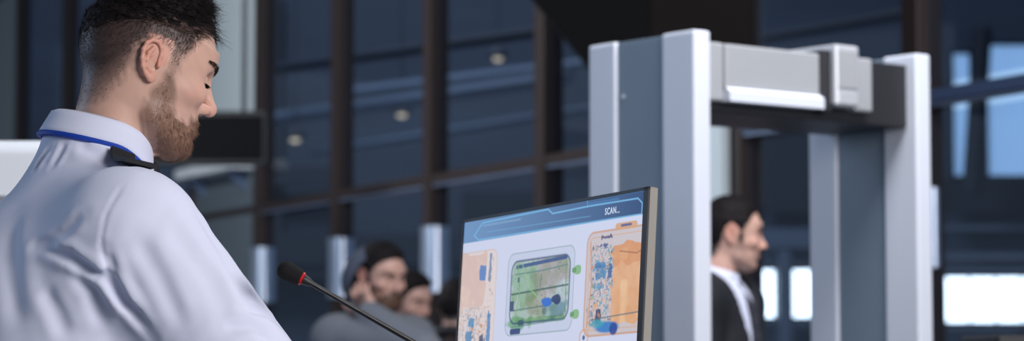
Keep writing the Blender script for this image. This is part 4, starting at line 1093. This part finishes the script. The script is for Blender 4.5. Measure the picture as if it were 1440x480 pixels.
S.add(lambda P: ell(P, k0, (.016, .020, .020), Rg))
tp = [on_shirt(k0 + cf * .03 + np.array([0, 0, -.03 - .30 * k]), .003) for k in np.linspace(0, 1, 7)]
for i in range(6): S.add(cap, tp[i], tp[i + 1], .016, .020, k=.01)
G_.mesh('tie', S, np.min(tp + [k0], 0) - .05, np.max(tp + [k0], 0) + .05, .004, M['black_cloth'])

# ---- blurred people
def hair_cap(p, HSx, poly, t0, m, h=.005):
    return p.shell('hair', HSx, poly, lambda L: np.full(len(L), t0) + .008 * np.clip((L[:, 2] - .07) / .05, 0, 1), m, h, .005, soft=.022)[0]
def suit_person():
    H2 = head_shape(lid=.001); hp = PX(1026, 322, 8.0)
    yaw = math.radians(-24); base = np.array([hp[0] + .0 - .035, hp[1] + .07])
    s = (hp[2]) / 1.665
    p = Person('dark haired man in black suit passing behind the metal detector', base, yaw, s, head=(math.radians(29), math.radians(5), 0), joints=dict(kr=(.14, -.10, .52), ar=(.06, -.10, .09), al=(-.12, .10, .10)))
    p.J['head'] = np.array([hp[0] + .006, hp[1] + .075, hp[2] - .028]); p.s = .99
    d = np.array([0, 0, -1.0]); inn = p.R @ np.array([0, 1.0, 0])
    p.body(.004, (196, 156, 140), H2, [(p.J['wr'], d + p.R @ np.array([.25, 0, 0]), inn, 1, .6), (p.J['wl'], d + p.R @ np.array([.25, 0, 0]), -inn, -1, .6)], hair=HAIR_POLY, beard=BEARD_POLY, hc=(30, 27, 29), bc=(110, 92, 86), hs=1.0, bs=.45, fade=False)
    p.eyes((0, -.15)); p.brows(M['dark_hair'], 120); hair_cap(p, H2, HAIR_POLY, .005, M['dark_hair'])
    nb = p.J['neckb']; R = p.R
    def vcut(P):   # the open front of the jacket
        q = (P - nb) @ R; return np.maximum(np.abs(q[:, 1]) - np.clip((q[:, 2] + .42) * .26, -.05, .2), -q[:, 0] - .005)
    lo, hi = bounds(p, .2)
    jk = p.top(.020, arms=1.08)
    jf = lambda P: np.maximum(np.maximum(np.maximum(jk(P), .74 * s - P[:, 2]), -vcut(P)), P[:, 2] - nb[2] - .035)
    J = p.J; jk.add(lambda P: ell(P, J['pelvis'] + np.array([0, 0, -.03]), np.array([.14, .185, .2]) * s, R), k=.05)
    p.mesh('jacket', jf, np.r_[lo[:2], .7], np.r_[hi[:2], nb[2] + .08], .0075, M['suit_cloth'])
    sh_ = p.top(.006, arms=.9); p.mesh('shirt', lambda P: np.maximum(np.maximum(sh_(P), .9 - P[:, 2]), P[:, 2] - nb[2] - .03), np.r_[lo[:2], .88], np.r_[hi[:2], nb[2] + .08], .0085, M['white_cloth'])
    S = Shape(); c = nb + np.array([0, 0, .035]) * s
    rg = [c + R @ np.array([.066 * math.cos(t) + .004, .064 * math.sin(t), -.022 * math.cos(t)]) * s for t in np.linspace(.25, 2 * math.pi - .25, 22)]
    for i in range(21): S.add(cap, rg[i], rg[i + 1], .017 * s, k=.006)
    p.mesh('shirt_collar', S, np.min(rg, 0) - .04, np.max(rg, 0) + .04, .005, M['white_cloth'])
    T = Shape(); k0 = nb + R @ np.array([.085, 0, -.02]); pts = [k0]
    for k in range(1, 8):
        q = k0 + R @ np.array([.10, 0, 0]) + np.array([0, 0, -.055 * k])
        for _ in range(8): q = q - grad(sh_, q[None])[0] * (float(sh_(q[None].astype(np.float32))[0]) - .004)
        pts.append(q)
    T.add(lambda P: ell(P, k0, (.02, .024, .022), R))
    for i in range(7): T.add(cap, pts[i], pts[i + 1], .016 + .002 * i, .018 + .002 * i, k=.008)
    p.mesh('tie', T, np.min(pts, 0) - .05, np.max(pts, 0) + .05, .006, M['navy_cloth'])
    p.mesh('trousers', cut_above(p.legs(.012), .98 * s), np.r_[lo[:2], .0], np.r_[hi[:2], 1.02 * s], .014, M['suit_cloth']); p.shoes()
suit_person()

def coat_person(label, hp, yaw, pitch, coat, hood=None, hand=False, roll=0.0, skin=(180, 142, 128), bs=.85, hairc=.008, hc=(32, 27, 27), bc=(62, 44, 38)):
    H2 = head_shape(lid=.002); s = min(1.04, hp[2] / 1.665); fw = np.array([math.cos(yaw), math.sin(yaw)])
    base = hp[:2] - fw * .035 * s
    js = dict()
    if hand: js = dict(er=(.27, -.19, 1.27), wr=(.165, -.185, 1.520))
    p = Person(label, base, yaw, s, js, (0, pitch, roll))
    dz = hp[2] - p.J['head'][2]
    for k in p.J: p.J[k] = p.J[k] + np.array([0, 0, dz if k not in ('ar', 'al', 'kr', 'kl') else 0])
    if hand: p.J['er'] = PX(594, 494, hp[1] - .36); p.J['wr'] = PX(522, 447, hp[1] - .17)
    d = np.array([0, 0, -1.0]); inn = p.R @ np.array([0, 1.0, 0])
    hs_ = [(p.J['wl'], d + p.R @ np.array([.25, 0, 0]), -inn, -1, .6)]
    if hand: hs_.append((p.J['wr'], np.array([-.42, .10, .90]), np.array([.35, .94, .0]), -1, .85))
    else: hs_.append((p.J['wr'], d + p.R @ np.array([.25, 0, 0]), inn, 1, .6))
    p.body(.004, skin, H2, hs_, hair=HAIR_POLY, beard=BEARD_POLY, hc=hc, bc=bc, hs=1, bs=bs, fade=False)
    p.eyes((0, -.2)); p.brows(M['dark_hair'], 120); hair_cap(p, H2, HAIR_POLY, hairc, M['dark_hair'])
    if bs > .7: p.shell('beard', H2, BEARD_POLY, lambda L: .001 + .010 * np.clip((L[:, 0] - .03) / .05, 0, 1) * np.clip((-.04 - L[:, 2]) / .03, 0, 1), M['brown_beard'], .005, .003)
    lo, hi = bounds(p, .2); nb = p.J['neckb']; R = p.R
    ct = p.top(.020, arms=1.06); J = p.J; ct.add(lambda P: ell(P, J['pelvis'] + np.array([0, 0, -.03]), np.array([.15, .19, .22]) * s, R), k=.05)
    def cf_(P): return np.maximum(np.maximum(ct(P) - .006 * (vnoise(np.c_[P[:, 0] + P[:, 2] * .5, P[:, 2] - P[:, 1] * .6].astype(float), 9, 3) - .5), .72 - P[:, 2]), np.where((P[:, 2] > nb[2] + .02) & (np.linalg.norm(P[:, :2] - nb[:2], axis=1) < .14), P[:, 2] - nb[2] - .02, -1))
    p.mesh('coat' if coat != 'grey_cloth' else 'fleece_jacket', cf_, np.r_[lo[:2], .7], np.r_[hi[:2], nb[2] + .08 + .2], .009, M[coat])
    S = Shape(); c = nb + np.array([0, 0, .03]) * s
    rg = [c + R @ np.array([.078 * math.cos(t) + .012, .074 * math.sin(t), -.03 * math.cos(t)]) * s for t in np.linspace(.35, 2 * math.pi - .35, 20)]
    for i in range(19): S.add(cap, rg[i], rg[i + 1], .026 * s, k=.008)
    p.mesh('collar', S, np.min(rg, 0) - .06, np.max(rg, 0) + .06, .007, M[coat])
    if hood:
        def hf(P):
            L = p.hl(P); o_ = ell(L, (-.036, 0, -.010), (.128, .116, .138)); i_ = ell(L, (-.024, 0, -.012), (.120, .106, .130))
            return (np.maximum(np.maximum(o_, -i_), L[:, 0] + .020 - .35 * (L[:, 2] - .02)) * s)
        hd = J['head']; p.mesh('hood', hf, hd - .24, hd + .24, .006, M[hood])
    p.mesh('trousers', cut_above(p.legs(.012), .98), np.r_[lo[:2], .0], np.r_[hi[:2], 1.0], .014, M['navy_cloth']); p.shoes()
    return p
coat_person('bearded man in grey hooded jacket holding one hand to his ear', PX(534, 394, 9.3) , math.radians(-48), math.radians(12), 'grey_cloth', 'hood_cloth', True)
coat_person('dark haired person in black coat behind the hooded bearded man', PX(573, 428, 10.4), math.radians(-38), math.radians(14), 'black_cloth', None, False, bs=.3, hairc=.016)
coat_person('person in black mostly hidden behind the left edge of the monitor', PX(642, 436, 11.2), math.radians(75), math.radians(10), 'black_cloth', None, False, bs=.3, hairc=.014)
